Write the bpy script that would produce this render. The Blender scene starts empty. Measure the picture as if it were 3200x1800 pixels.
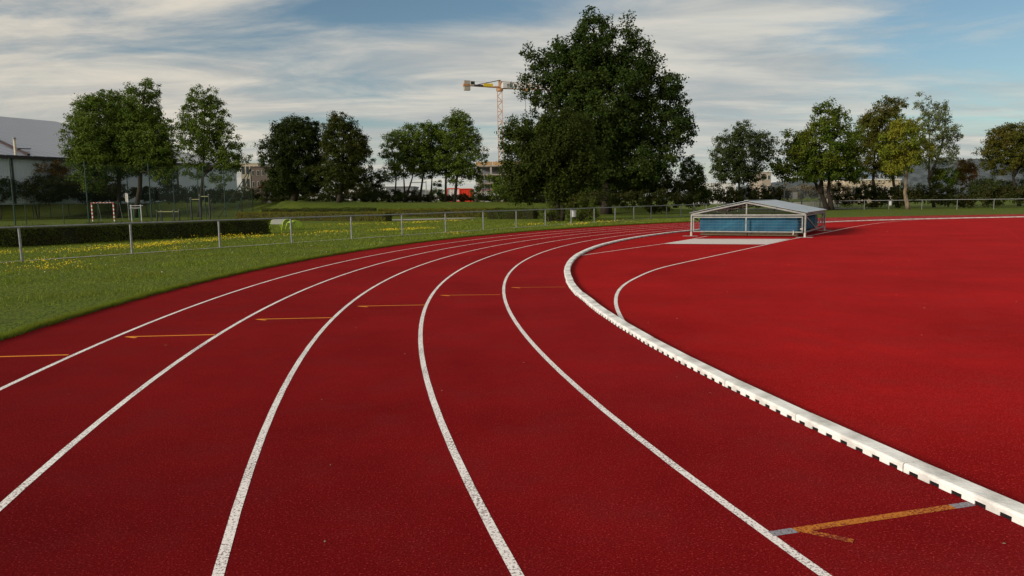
import bpy, math, random
import numpy as np
from mathutils import Vector, Matrix

random.seed(7); RNG = np.random.default_rng(7)
scene = bpy.context.scene
COL = scene.collection
R = math.radians

# ------------------------------------------------------------------ camera
FPX, PITCH, ROLL, CAMH = 2282.1, 0.11866, 0.0137, 1.563
cam_d = bpy.data.cameras.new('camera'); cam = bpy.data.objects.new('camera', cam_d); COL.objects.link(cam)
cam_d.sensor_width = 36; cam_d.lens = 36 * FPX / 3200; cam_d.clip_start = 0.05; cam_d.clip_end = 6000
_r0 = Vector((1, 0, 0)); _u0 = Vector((0, math.sin(PITCH), math.cos(PITCH))); _fw = Vector((0, math.cos(PITCH), -math.sin(PITCH)))
_ri = _r0 * math.cos(ROLL) - _u0 * math.sin(ROLL); _up = _r0 * math.sin(ROLL) + _u0 * math.cos(ROLL)
m = Matrix((( _ri.x, _up.x, -_fw.x, 0), (_ri.y, _up.y, -_fw.y, 0), (_ri.z, _up.z, -_fw.z, CAMH), (0, 0, 0, 1)))
cam.matrix_world = m
scene.camera = cam

# ------------------------------------------------------------------ light
SUN_AZ = math.atan2(-1.0, -0.62); SUN_EL = R(19)
sun_dir = Vector((math.sin(SUN_AZ) * math.cos(SUN_EL), math.cos(SUN_AZ) * math.cos(SUN_EL), math.sin(SUN_EL)))
sd = bpy.data.lights.new('sun', 'SUN'); sd.energy = 2.6; sd.angle = R(13); sd.color = (1.0, 0.89, 0.76)
so = bpy.data.objects.new('sun', sd); COL.objects.link(so)
so.rotation_euler = (-sun_dir).to_track_quat('-Z', 'Y').to_euler(); so.location = (-30, -20, 30)

world = bpy.data.worlds.new('World'); scene.world = world; world.use_nodes = True
def build_world():
    nt = world.node_tree; N = nt.nodes; Lk = nt.links
    for n in list(N): N.remove(n)
    out = N.new('ShaderNodeOutputWorld')
    sky = N.new('ShaderNodeTexSky'); sky.sky_type = 'NISHITA'; sky.sun_disc = False
    sky.sun_elevation = SUN_EL; sky.sun_rotation = SUN_AZ % (2 * math.pi)
    sky.air_density = 1.0; sky.dust_density = 0.6; sky.ozone_density = 2.2
    bg1 = N.new('ShaderNodeBackground'); bg1.inputs[1].default_value = 0.070
    tint = N.new('ShaderNodeMixRGB'); tint.blend_type = 'MULTIPLY'; tint.inputs[0].default_value = 1.0; tint.inputs[2].default_value = (1.0, 1.06, 1.0, 1)
    Lk.new(sky.outputs[0], tint.inputs[1]); Lk.new(tint.outputs[0], bg1.inputs[0])
    tc = N.new('ShaderNodeTexCoord')
    sep = N.new('ShaderNodeSeparateXYZ'); Lk.new(tc.outputs['Generated'], sep.inputs[0])
    def math_(op, a, b=None, c=None):
        n = N.new('ShaderNodeMath'); n.operation = op
        for i, v in enumerate((a, b, c)):
            if v is None: continue
            if isinstance(v, (int, float)): n.inputs[i].default_value = v
            else: Lk.new(v, n.inputs[i])
        return n.outputs[0]
    zz = math_('MAXIMUM', sep.outputs[2], 0.0)
    den = math_('ADD', zz, 0.10)
    u = math_('DIVIDE', sep.outputs[0], den); v = math_('DIVIDE', sep.outputs[1], den)
    uv = N.new('ShaderNodeCombineXYZ'); Lk.new(u, uv.inputs[0]); Lk.new(v, uv.inputs[1])
    def noise(scale, detail, rough, dist, sx, sy, rot, off):
        mp = N.new('ShaderNodeMapping'); mp.inputs['Scale'].default_value = (sx, sy, 1)
        mp.inputs['Rotation'].default_value = (0, 0, rot); mp.inputs['Location'].default_value = off
        Lk.new(uv.outputs[0], mp.inputs[0])
        n = N.new('ShaderNodeTexNoise'); n.inputs['Scale'].default_value = scale; n.inputs['Detail'].default_value = detail
        n.inputs['Roughness'].default_value = rough; n.inputs['Distortion'].default_value = dist
        Lk.new(mp.outputs[0], n.inputs['Vector']); return n.outputs['Fac']
    def sstep(x, a, b):
        n = N.new('ShaderNodeMapRange'); n.interpolation_type = 'SMOOTHSTEP'
        n.inputs[1].default_value = a; n.inputs[2].default_value = b; Lk.new(x, n.inputs[0]); return n.outputs[0]
    big = noise(0.55, 3, 0.5, 0.4, 0.7, 1.0, 0.25, (3.1, 1.7, 0))
    mid = noise(1.25, 10, 0.62, 0.9, 0.55, 1.0, 0.35, (5.3, 2.2, 0))
    fin = noise(2.6, 8, 0.58, 0.5, 0.45, 1.0, 0.30, (1.3, 7.2, 0))
    cov = math_('ADD', math_('MULTIPLY', big, 0.55), math_('MULTIPLY', mid, 0.62))
    # openings in the cloud sheet (in the plane of the cloud layer)
    for (bu, bv, ru, rv, amt) in SKY_GAPS:
        du = math_('DIVIDE', math_('SUBTRACT', u, bu), ru); dv = math_('DIVIDE', math_('SUBTRACT', v, bv), rv)
        d2 = math_('ADD', math_('MULTIPLY', du, du), math_('MULTIPLY', dv, dv))
        g = math_('POWER', 2.718, math_('MULTIPLY', d2, -1.0))
        cov = math_('SUBTRACT', cov, math_('MULTIPLY', g, amt))
    fac = math_('MULTIPLY', sstep(cov, 0.31, 0.63), 0.93)
    lit = sstep(math_('ADD', math_('MULTIPLY', fin, 0.65), math_('MULTIPLY', mid, 0.4)), 0.39, 0.69)
    # warmth towards the low sun
    dot = N.new('ShaderNodeVectorMath'); dot.operation = 'DOT_PRODUCT'
    Lk.new(tc.outputs['Generated'], dot.inputs[0]); dot.inputs[1].default_value = sun_dir
    warm = sstep(dot.outputs['Value'], -0.95, 0.55)
    def mix(a, b, f):
        n = N.new('ShaderNodeMixRGB'); 
        for i, x in ((0, f), (1, a), (2, b)):
            if isinstance(x, tuple): n.inputs[i].default_value = (*x, 1)
            else: Lk.new(x, n.inputs[i])
        return n.outputs[0]
    c_dark = mix((0.31, 0.34, 0.35), (0.40, 0.385, 0.355), warm)
    c_lite = mix((0.52, 0.505, 0.455), (0.64, 0.565, 0.46), warm)
    bg2 = N.new('ShaderNodeBackground'); bg2.inputs[1].default_value = 1.0
    Lk.new(mix(c_dark, c_lite, lit), bg2.inputs[0])
    ms = N.new('ShaderNodeMixShader'); Lk.new(fac, ms.inputs[0]); Lk.new(bg1.outputs[0], ms.inputs[1]); Lk.new(bg2.outputs[0], ms.inputs[2])
    Lk.new(ms.outputs[0], out.inputs[0])
SKY_GAPS = [(-0.35, 2.75, 0.75, 0.28, 0.36), (2.15, 2.9, 0.75, 1.0, 0.36), (-1.25, 2.95, 0.7, 0.25, 0.07)]
build_world()
scene.view_settings.view_transform = 'Standard'; scene.view_settings.look = 'None'
scene.view_settings.exposure = 0.36; scene.view_settings.gamma = 1.0
scene.view_settings.use_curve_mapping = False

# ------------------------------------------------------------------ pixel -> world helpers (3200 x 1800 photo pixels)
def ray(px, py):
    return _ri * (px - 1600) + _up * (900 - py) + _fw * FPX
def at(px, py, Y):
    d = ray(px, py); t = Y / d.y
    return Vector((d.x * t, Y, CAMH + d.z * t))
def hor(px): return 628.0 - (px - 1600) * 0.0137
def terrain(x, y):
    if x < -33: H = 2.45
    elif x < -24: H = 2.45 + (1.75 - 2.45) * (x + 33) / 9
    elif x < 2: H = 1.75 - 0.35 * (x + 24) / 26
    elif x < 26: H = 1.4 * (1 - (x - 2) / 24)
    else: H = 0.0
    yl = 93 + 0.58 * (-31.5 - x)
    if x < -33: Y0 = yl
    elif x < -26: Y0 = 76 + (93.9 - 76) * (-26 - x) / 7
    else: Y0 = 76
    t = min(1, max(0, (y - Y0) / 13.0)); t = t * t * (3 - 2 * t)
    return -0.02 + H * t
def on_ground(px, Y):
    p = at(px, 900, Y); return Vector((p.x, Y, terrain(p.x, Y)))

# ------------------------------------------------------------------ material helpers
def mat(name, color, rough=0.7, var=0.0, scale=5.0, color2=None, metal=0.0, spec=0.3, bump=0.0, bscale=None, detail=4.0, space='Object', stretch=None, lo=0.35, hi=0.65):
    mm = bpy.data.materials.new(name); mm.use_nodes = True
    nt = mm.node_tree; b = nt.nodes['Principled BSDF']
    b.inputs['Roughness'].default_value = rough; b.inputs['Metallic'].default_value = metal
    b.inputs['Specular IOR Level'].default_value = spec
    b.inputs['Base Color'].default_value = (*color, 1)
    tc = nt.nodes.new('ShaderNodeTexCoord'); src = tc.outputs[space]
    if stretch:
        mp = nt.nodes.new('ShaderNodeMapping'); mp.inputs['Scale'].default_value = stretch
        nt.links.new(src, mp.inputs[0]); src = mp.outputs[0]
    if color2 is not None or var:
        n = nt.nodes.new('ShaderNodeTexNoise'); n.inputs['Scale'].default_value = scale; n.inputs['Detail'].default_value = detail
        nt.links.new(src, n.inputs['Vector'])
        r = nt.nodes.new('ShaderNodeMapRange'); r.inputs[1].default_value = lo; r.inputs[2].default_value = hi
        nt.links.new(n.outputs['Fac'], r.inputs[0])
        mx = nt.nodes.new('ShaderNodeMixRGB'); nt.links.new(r.outputs[0], mx.inputs[0])
        c2 = color2 if color2 is not None else tuple(c * (1 - var) for c in color)
        mx.inputs[1].default_value = (*c2, 1); mx.inputs[2].default_value = (*color, 1)
        nt.links.new(mx.outputs[0], b.inputs['Base Color'])
    if bump:
        n2 = nt.nodes.new('ShaderNodeTexNoise'); n2.inputs['Scale'].default_value = bscale or scale * 4; n2.inputs['Detail'].default_value = 3
        nt.links.new(src, n2.inputs['Vector'])
        bp = nt.nodes.new('ShaderNodeBump'); bp.inputs['Strength'].default_value = bump; bp.inputs['Distance'].default_value = 0.02
        nt.links.new(n2.outputs['Fac'], bp.inputs['Height']); nt.links.new(bp.outputs[0], b.inputs['Normal'])
    return mm

def leaf_mat(name, c1, c2, c3=None, trans=0.28, nscale=0.35):
    """two-sided foliage: every leaf its own tint, slow drift through the plant"""
    mm = bpy.data.materials.new(name); mm.use_nodes = True
    nt = mm.node_tree; N = nt.nodes; Lk = nt.links
    for n in list(N): N.remove(n)
    out = N.new('ShaderNodeOutputMaterial')
    geo = N.new('ShaderNodeNewGeometry'); tc = N.new('ShaderNodeTexCoord')
    mx = N.new('ShaderNodeMixRGB'); mx.inputs[1].default_value = (*c1, 1); mx.inputs[2].default_value = (*c2, 1)
    Lk.new(geo.outputs['Random Per Island'], mx.inputs[0])
    col = mx.outputs[0]
    if c3:
        no = N.new('ShaderNodeTexNoise'); no.inputs['Scale'].default_value = nscale; no.inputs['Detail'].default_value = 3
        Lk.new(tc.outputs['Object'], no.inputs['Vector'])
        r = N.new('ShaderNodeMapRange'); r.inputs[1].default_value = 0.42; r.inputs[2].default_value = 0.66; Lk.new(no.outputs['Fac'], r.inputs[0])
        m2 = N.new('ShaderNodeMixRGB'); Lk.new(r.outputs[0], m2.inputs[0]); Lk.new(col, m2.inputs[1]); m2.inputs[2].default_value = (*c3, 1)
        col = m2.outputs[0]
    b = N.new('ShaderNodeBsdfPrincipled'); b.inputs['Roughness'].default_value = 0.75; b.inputs['Specular IOR Level'].default_value = 0.10
    Lk.new(col, b.inputs['Base Color'])
    t = N.new('ShaderNodeBsdfTranslucent'); Lk.new(col, t.inputs[0])
    ms = N.new('ShaderNodeMixShader'); ms.inputs[0].default_value = trans
    Lk.new(b.outputs[0], ms.inputs[1]); Lk.new(t.outputs[0], ms.inputs[2]); Lk.new(ms.outputs[0], out.inputs[0])
    return mm

def rubber_mat(name, c_lo, c_hi, grain_dark, stains=True):
    mm = bpy.data.materials.new(name); mm.use_nodes = True
    nt = mm.node_tree; N = nt.nodes; Lk = nt.links; b = N['Principled BSDF']
    b.inputs['Roughness'].default_value = 0.95; b.inputs['Specular IOR Level'].default_value = 0.025; b.inputs['Diffuse Roughness'].default_value = 1.0
    b.inputs['Sheen Weight'].default_value = 0.09; b.inputs['Sheen Roughness'].default_value = 0.45; b.inputs['Sheen Tint'].default_value = (0.9, 0.025, 0.025, 1)
    tc = N.new('ShaderNodeTexCoord')
    def noise(s, d, r=0.5):
        n = N.new('ShaderNodeTexNoise'); n.inputs['Scale'].default_value = s; n.inputs['Detail'].default_value = d; n.inputs['Roughness'].default_value = r
        Lk.new(tc.outputs['Object'], n.inputs['Vector']); return n.outputs['Fac']
    def rng(x, a, b_):
        n = N.new('ShaderNodeMapRange'); n.inputs[1].default_value = a; n.inputs[2].default_value = b_; Lk.new(x, n.inputs[0]); return n.outputs[0]
    def mix(f, a, c, typ='MIX'):
        n = N.new('ShaderNodeMixRGB'); n.blend_type = typ
        for i, x in ((0, f), (1, a), (2, c)):
            if isinstance(x, tuple): n.inputs[i].default_value = (*x, 1)
            elif isinstance(x, float): n.inputs[i].default_value = x
            else: Lk.new(x, n.inputs[i])
        return n.outputs[0]
    col = mix(rng(noise(0.42, 8, 0.66), 0.36, 0.66), tuple(c * 0.68 for c in c_lo), tuple(c * 1.06 for c in c_hi))
    col = mix(rng(noise(1.6, 6, 0.65), 0.48, 0.80), col, tuple(c * 0.80 + 0.008 for c in c_lo))
    g = noise(105.0, 3, 0.75)
    col = mix(rng(g, 0.56, 0.36), col, grain_dark)
    col = mix(rng(noise(90.0, 2), 0.58, 0.74), col, tuple(min(1, c * 1.55 + 0.02) for c in c_hi))
    if stains:
        vo = N.new('ShaderNodeTexVoronoi'); vo.inputs['Scale'].default_value = 0.33; Lk.new(tc.outputs['Object'], vo.inputs['Vector'])
        st = rng(vo.outputs['Distance'], 0.10, 0.03)
        st2 = N.new('ShaderNodeMath'); st2.operation = 'MULTIPLY'; Lk.new(st, st2.inputs[0]); Lk.new(rng(noise(22.0, 3), 0.52, 0.62), st2.inputs[1])
        col = mix(st2.outputs[0], col, (0.03, 0.008, 0.01))
    Lk.new(col, b.inputs['Base Color'])
    bp = N.new('ShaderNodeBump'); bp.inputs['Strength'].default_value = 0.7; bp.inputs['Distance'].default_value = 0.004
    Lk.new(g, bp.inputs['Height']); Lk.new(bp.outputs[0], b.inputs['Normal'])
    return mm

def paint_mat(name, color, worn, cut=(0.42, 0.56), gs=95.0, wear_or_shade=0.0):
    """brushed-on marking paint that lets the rubber granules show through"""
    mm = bpy.data.materials.new(name); mm.use_nodes = True
    nt = mm.node_tree; N = nt.nodes; Lk = nt.links; b = N['Principled BSDF']
    b.inputs['Roughness'].default_value = 0.8; b.inputs['Specular IOR Level'].default_value = 0.15
    tc = N.new('ShaderNodeTexCoord')
    n = N.new('ShaderNodeTexNoise'); n.inputs['Scale'].default_value = gs; n.inputs['Detail'].default_value = 3; n.inputs['Roughness'].default_value = 0.7
    Lk.new(tc.outputs['Object'], n.inputs['Vector'])
    n2 = N.new('ShaderNodeTexNoise'); n2.inputs['Scale'].default_value = 2.2; n2.inputs['Detail'].default_value = 4
    Lk.new(tc.outputs['Object'], n2.inputs['Vector'])
    ad = N.new('ShaderNodeMath'); ad.operation = 'MULTIPLY_ADD'; Lk.new(n2.outputs['Fac'], ad.inputs[0]); ad.inputs[1].default_value = 0.22 + wear_or_shade; Lk.new(n.outputs['Fac'], ad.inputs[2])
    r = N.new('ShaderNodeMapRange'); r.inputs[1].default_value = cut[0] + 0.11 + wear_or_shade / 2; r.inputs[2].default_value = cut[1] + 0.11 + wear_or_shade / 2; Lk.new(ad.outputs[0], r.inputs[0])
    mx = N.new('ShaderNodeMixRGB'); Lk.new(r.outputs[0], mx.inputs[0]); mx.inputs[1].default_value = (*worn, 1); mx.inputs[2].default_value = (*color, 1)
    Lk.new(mx.outputs[0], b.inputs['Base Color'])
    bp = N.new('ShaderNodeBump'); bp.inputs['Strength'].default_value = 0.5; bp.inputs['Distance'].default_value = 0.003
    Lk.new(n.outputs['Fac'], bp.inputs['Height']); Lk.new(bp.outputs[0], b.inputs['Normal'])
    return mm

M = {}
M['track'] = rubber_mat('track_rubber', (0.140, 0.0038, 0.0056), (0.180, 0.0060, 0.0074), (0.062, 0.0013, 0.0026))
M['infield'] = rubber_mat('infield_rubber', (0.172, 0.0040, 0.0046), (0.218, 0.0058, 0.0060), (0.095, 0.002, 0.003))
M['seam'] = rubber_mat('seam_rubber', (0.25, 0.012, 0.012), (0.29, 0.016, 0.015), (0.18, 0.008, 0.008), False)
M['white_line'] = paint_mat('white_line_paint', (0.84, 0.81, 0.79), (0.24, 0.19, 0.20), (0.40, 0.50), 70.0)
M['yellow_line'] = paint_mat('yellow_line_paint', (0.52, 0.18, 0.020), (0.16, 0.010, 0.010), (0.42, 0.60), 75, 0.40)
M['yellow_fresh'] = paint_mat('yellow_mark_paint', (0.80, 0.30, 0.025), (0.40, 0.06, 0.02), (0.30, 0.50))
M['grey_line'] = paint_mat('grey_mark_paint', (0.27, 0.29, 0.33), (0.14, 0.05, 0.06), (0.36, 0.56))
M['pit'] = mat('pit_cover_grey', (0.66, 0.62, 0.60), 0.9, color2=(0.50, 0.44, 0.43), scale=40, bump=0.3, bscale=120)
M['kerb'] = mat('kerb_white', (0.87, 0.88, 0.86), 0.6, color2=(0.44, 0.43, 0.40), scale=4.0, detail=14, lo=0.31, hi=0.55, bump=0.25, bscale=45, spec=0.35)
M['slot_shade'] = mat('kerb_slot_shade', (0.012, 0.010, 0.010), 0.9, var=0.3, scale=30)  # near-black colour standing in for shade inside the kerb slots
M['galv'] = mat('galvanised_steel', (0.25, 0.265, 0.27), 0.5, color2=(0.18, 0.19, 0.20), scale=9, metal=0.4, spec=0.5)
M['galv_light'] = mat('galvanised_tube_light', (0.29, 0.295, 0.28), 0.5, color2=(0.21, 0.21, 0.20), scale=7, metal=0.35, spec=0.5)
M['concrete'] = mat('concrete', (0.34, 0.33, 0.29), 0.9, color2=(0.20, 0.20, 0.15), scale=3.0, detail=8, bump=0.3)
M['edging'] = mat('overgrown_edging', (0.16, 0.15, 0.11), 0.95, color2=(0.030, 0.032, 0.014), scale=2.2, detail=8, lo=0.56, hi=0.66)
M['asphalt'] = mat('asphalt_path', (0.11, 0.105, 0.10), 0.9, color2=(0.075, 0.075, 0.07), scale=4)
M['gravel'] = mat('gravel_path', (0.33, 0.31, 0.28), 0.95, color2=(0.22, 0.21, 0.18), scale=6)
M['bark'] = mat('bark', (0.046, 0.036, 0.026), 0.9, color2=(0.024, 0.019, 0.014), scale=6, bump=0.6, stretch=(1, 1, 0.25))
M['bark_pale'] = mat('bark_pale', (0.24, 0.19, 0.13), 0.9, color2=(0.12, 0.09, 0.06), scale=7, bump=0.5, stretch=(1, 1, 0.3))
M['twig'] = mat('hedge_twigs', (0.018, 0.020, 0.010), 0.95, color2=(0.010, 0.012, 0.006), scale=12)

def ground_mat():
    mm = bpy.data.materials.new('meadow_ground'); mm.use_nodes = True
    nt = mm.node_tree; N = nt.nodes; Lk = nt.links; b = N['Principled BSDF']
    b.inputs['Roughness'].default_value = 0.95; b.inputs['Specular IOR Level'].default_value = 0.1
    tc = N.new('ShaderNodeTexCoord')
    def noise(s, d, r=0.55):
        n = N.new('ShaderNodeTexNoise'); n.inputs['Scale'].default_value = s; n.inputs['Detail'].default_value = d; n.inputs['Roughness'].default_value = r
        Lk.new(tc.outputs['Object'], n.inputs['Vector']); return n.outputs['Fac']
    def rng(x, a, b_):
        n = N.new('ShaderNodeMapRange'); n.inputs[1].default_value = a; n.inputs[2].default_value = b_; Lk.new(x, n.inputs[0]); return n.outputs[0]
    def mix(f, a, c):
        n = N.new('ShaderNodeMixRGB')
        for i, x in ((0, f), (1, a), (2, c)):
            if isinstance(x, tuple): n.inputs[i].default_value = (*x, 1)
            else: Lk.new(x, n.inputs[i])
        return n.outputs[0]
    col = mix(rng(noise(0.35, 6), 0.36, 0.64), (0.088, 0.136, 0.012), (0.132, 0.172, 0.019))
    col = mix(rng(noise(2.5, 6), 0.50, 0.75), col, (0.125, 0.142, 0.026))
    col = mix(rng(noise(25, 4), 0.56, 0.36), col, (0.022, 0.036, 0.008))
    col = mix(rng(noise(0.11, 4), 0.58, 0.74), col, (0.088, 0.092, 0.022))
    Lk.new(col, b.inputs['Base Color'])
    bp = N.new('ShaderNodeBump'); bp.inputs['Strength'].default_value = 0.8; bp.inputs['Distance'].default_value = 0.05
    Lk.new(noise(18, 5), bp.inputs['Height']); Lk.new(bp.outputs[0], b.inputs['Normal'])
    return mm
M['ground'] = ground_mat()

# ------------------------------------------------------------------ mesh helpers
def raw_mesh(name, co, faces_flat, k):
    """fast mesh: co (n,3), faces_flat (m,k) index array"""
    me = bpy.data.meshes.new(name)
    co = np.asarray(co, dtype=np.float32); f = np.asarray(faces_flat, dtype=np.int32)
    me.vertices.add(len(co)); me.vertices.foreach_set('co', co.ravel())
    me.loops.add(f.size); me.loops.foreach_set('vertex_index', f.ravel())
    me.polygons.add(len(f)); me.polygons.foreach_set('loop_start', np.arange(0, f.size, k, dtype=np.int32))
    me.update(calc_edges=True); me.validate()
    return me
def link(name, me, mt=None, parent=None, loc=None, rz=0):
    o = bpy.data.objects.new(name, me); COL.objects.link(o)
    if mt and me is not None: 
        if not me.materials: me.materials.append(mt)
    if parent: o.parent = parent
    if loc is not None: o.location = loc
    if rz: o.rotation_euler = (0, 0, rz)
    return o
def tag(o, label=None, cat=None, group=None, kind=None):
    if label: o['label'] = label
    if cat: o['category'] = cat
    if group: o['group'] = group
    if kind: o['kind'] = kind
    return o
def thing(name, label, cat, loc, rz=0, group=None):
    return tag(link(name, None, loc=loc, rz=rz), label, cat, group)

class MB:
    def __init__(s): s.v = []; s.f = []
    def add(s, vs, fs):
        n = len(s.v); s.v += [tuple(v) for v in vs]; s.f += [tuple(i + n for i in f) for f in fs]; return s
    def box(s, c, d, rz=0, rx=0, ry=0):
        M3 = Matrix.Rotation(rz, 3, 'Z') @ Matrix.Rotation(ry, 3, 'Y') @ Matrix.Rotation(rx, 3, 'X')
        vs = [Vector(c) + M3 @ Vector((x * d[0] / 2, y * d[1] / 2, z * d[2] / 2)) for x in (-1, 1) for y in (-1, 1) for z in (-1, 1)]
        return s.add(vs, [(0, 1, 3, 2), (4, 6, 7, 5), (0, 4, 5, 1), (2, 3, 7, 6), (0, 2, 6, 4), (1, 5, 7, 3)])
    def bar(s, a, b, w, h=None):
        """square bar from a to b"""
        h = h or w; a, b = Vector(a), Vector(b); d = (b - a).normalized()
        up = Vector((0, 0, 1)) if abs(d.z) < 0.95 else Vector((0, 1, 0))
        x = d.cross(up).normalized(); y = x.cross(d).normalized()
        vs = [p + x * (i * w / 2) + y * (j * h / 2) for p in (a, b) for i, j in ((-1, -1), (1, -1), (1, 1), (-1, 1))]
        return s.add(vs, [(3, 2, 1, 0), (4, 5, 6, 7)] + [(i, (i + 1) % 4, 4 + (i + 1) % 4, 4 + i) for i in range(4)])
    def tube(s, pts, rad, n=8, cap=True):
        pts = [Vector(p) for p in pts]; rr = rad if isinstance(rad, (list, tuple)) else [rad] * len(pts)
        base = len(s.v); prev = None
        for i, p in enumerate(pts):
            d = (pts[min(i + 1, len(pts) - 1)] - pts[max(i - 1, 0)]).normalized()
            if prev is None:
                up = Vector((0, 0, 1)) if abs(d.z) < 0.9 else Vector((1, 0, 0)); x = d.cross(up).normalized()
            else: x = (prev - d * prev.dot(d)).normalized()
            prev = x; y = d.cross(x)
            for k in range(n):
                a = 2 * math.pi * k / n; s.v.append(tuple(p + (x * math.cos(a) + y * math.sin(a)) * rr[i]))
        for i in range(len(pts) - 1):
            for k in range(n):
                k2 = (k + 1) % n
                s.f.append((base + i * n + k, base + i * n + k2, base + (i + 1) * n + k2, base + (i + 1) * n + k))
        if cap:
            s.f.append(tuple(base + k for k in reversed(range(n)))); e = base + (len(pts) - 1) * n; s.f.append(tuple(e + k for k in range(n)))
        return s
    def prism(s, poly, z0, z1):
        n = len(poly); vs = [(x, y, z0) for x, y in poly] + [(x, y, z1) for x, y in poly]
        return s.add(vs, [tuple(reversed(range(n))), tuple(range(n, 2 * n))] + [(i, (i + 1) % n, n + (i + 1) % n, n + i) for i in range(n)])
    def mesh(s, name, smooth=False):
        me = bpy.data.meshes.new(name); me.from_pydata(s.v, [], s.f); me.update()
        if smooth: me.polygons.foreach_set('use_smooth', [True] * len(me.polygons))
        return me
    def build(s, name, mt, parent=None, loc=None, rz=0, smooth=False):
        return link(name, s.mesh(name, smooth), mt, parent, loc, rz)

# ================================================================== THE SETTING
# ---- ground sheet
def build_ground():
    xs = np.concatenate([[-3000, -1500, -700, -350, -200], np.arange(-120, 121, 2.0), [200, 350, 700, 1500, 3000]])
    ys = np.concatenate([[-800, -300, -120], np.arange(-40, 161, 2.0), [200, 300, 500, 900, 1600, 3000, 5000]])
    co = np.array([(x, y, terrain(x, y) + (0.05 * math.sin(x * 0.37 + 1.3 * math.sin(y * 0.21)) * math.cos(y * 0.31) if y > 74 else 0)) for y in ys for x in xs])
    nx, ny = len(xs), len(ys); i, j = np.meshgrid(np.arange(nx - 1), np.arange(ny - 1)); a = (j * nx + i).ravel()
    o = link('ground', raw_mesh('ground', co, np.stack([a, a + 1, a + nx + 1, a + nx], 1), 4), M['ground'])
    tag(o, 'green mown grass with the low bank behind the hedges', None, None, 'structure')
build_ground()

# ---- track (bend of 36.5 m radius, straights leaving tangentially)
CX, CY, RK, LANE = 37.545, 13.162, 36.5, 1.22
A0, A1 = R(48), R(228)
def arc(r, a0=A0, a1=A1, n=200): return [(CX + r * math.cos(a0 + (a1 - a0) * i / n), CY + r * math.sin(a0 + (a1 - a0) * i / n)) for i in range(n + 1)]
SDIR = (math.sin(R(138)), -math.cos(R(138)))   # along the straights, away from the bend
AXD = (-math.cos(R(138)), -math.sin(R(138)))
def stadium(r, ext=45):
    p = arc(r); s, e = p[0], p[-1]
    return [(s[0] + AXD[0] * ext, s[1] + AXD[1] * ext)] + p + [(e[0] + AXD[0] * ext, e[1] + AXD[1] * ext)]
def strip(name, pa, pb, z, mt, parent=None):
    n = len(pa); co = [(x, y, z) for x, y in pa] + [(x, y, z) for x, y in pb]
    return MB().add(co, [(i, i + 1, n + i + 1, n + i) for i in range(n - 1)]).build(name, mt, parent)
track = tag(strip('running_track', stadium(RK - 0.06), stadium(RK + 6 * LANE + 0.03), 0.0, M['track']), 'red rubber running track of six lanes curving round a bend', None, None, 'structure')
inner = stadium(RK - 0.06, 6.0)
infield = MB().add([(x, y, -0.002) for x, y in inner], [tuple(range(len(inner)))]).build('infield', M['infield'])
tag(infield, 'bright red rubber infield inside the bend', None, None, 'structure')
for k in range(1, 6):
    r = RK + LANE * k
    strip('lane_line', stadium(r - 0.05), stadium(r), 0.0016, M['white_line'], track)
strip('track_edging', stadium(RK + 6 * LANE + 0.03), stadium(RK + 6 * LANE + 0.09), 0.003, M['edging'], track)

def path_strip(name, pts, w, z, mt, parent):
    pts = [Vector((x, y)) for x, y in pts]; a = []; b = []
    for i, p in enumerate(pts):
        d = (pts[min(i + 1, len(pts) - 1)] - pts[max(i - 1, 0)]).normalized(); n = Vector((-d.y, d.x)) * w / 2
        a.append(p + n); b.append(p - n)
    return strip(name, [tuple(p) for p in b], [tuple(p) for p in a], z, mt, parent)
def catmull(P, n=8):
    P = [Vector(p) for p in P]; out = []
    for i in range(len(P) - 1):
        p0, p1, p2, p3 = P[max(i - 1, 0)], P[i], P[i + 1], P[min(i + 2, len(P) - 1)]
        for k in range(n):
            t = k / n; out.append(0.5 * ((2 * p1) + (p2 - p0) * t + (2 * p0 - 5 * p1 + 4 * p2 - p3) * t * t + (3 * p1 - p0 - 3 * p2 + p3) * t ** 3))
    out.append(P[-1]); return [tuple(p) for p in out]
# relay marks: one half-arrow across each lane
MARKS = [((0.97, 13.15), (-0.01, 13.19)), ((-0.2, 12.18), (-1.2, 12.21)), ((-1.33, 11.07), (-2.35, 11.03)), ((-2.47, 9.94), (-3.51, 9.89)), ((-3.61, 8.74), (-4.66, 8.68)), ((-4.73, 7.64), (-5.75, 7.57))]
for mi, (a, b) in enumerate(MARKS):
    a, b = Vector(a), Vector(b); d = (b - a).normalized(); n = Vector((-d.y, d.x)); e = b - d * 0.02
    q = MB()
    w = (0.011, 0.014, 0.019, 0.022, 0.022, 0.022)[mi]
    q.add([(*(a - n * w), 0.0018), (*(a + n * w), 0.0018), (*(e + n * w), 0.0018), (*(e - n * w), 0.0018)], [(0, 1, 2, 3)])
    near = n if n.y < 0 else -n
    c = b - d * 0.16 + near * 0.10; dd = (c - b).normalized(); nn = Vector((-dd.y, dd.x)) * 0.022
    q.add([(*(b - nn), 0.0024), (*(b + nn), 0.0024), (*(c + nn), 0.0024), (*(c - nn), 0.0024)], [(0, 1, 2, 3)])
    q.build('relay_mark', M['yellow_fresh'], track)
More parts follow.
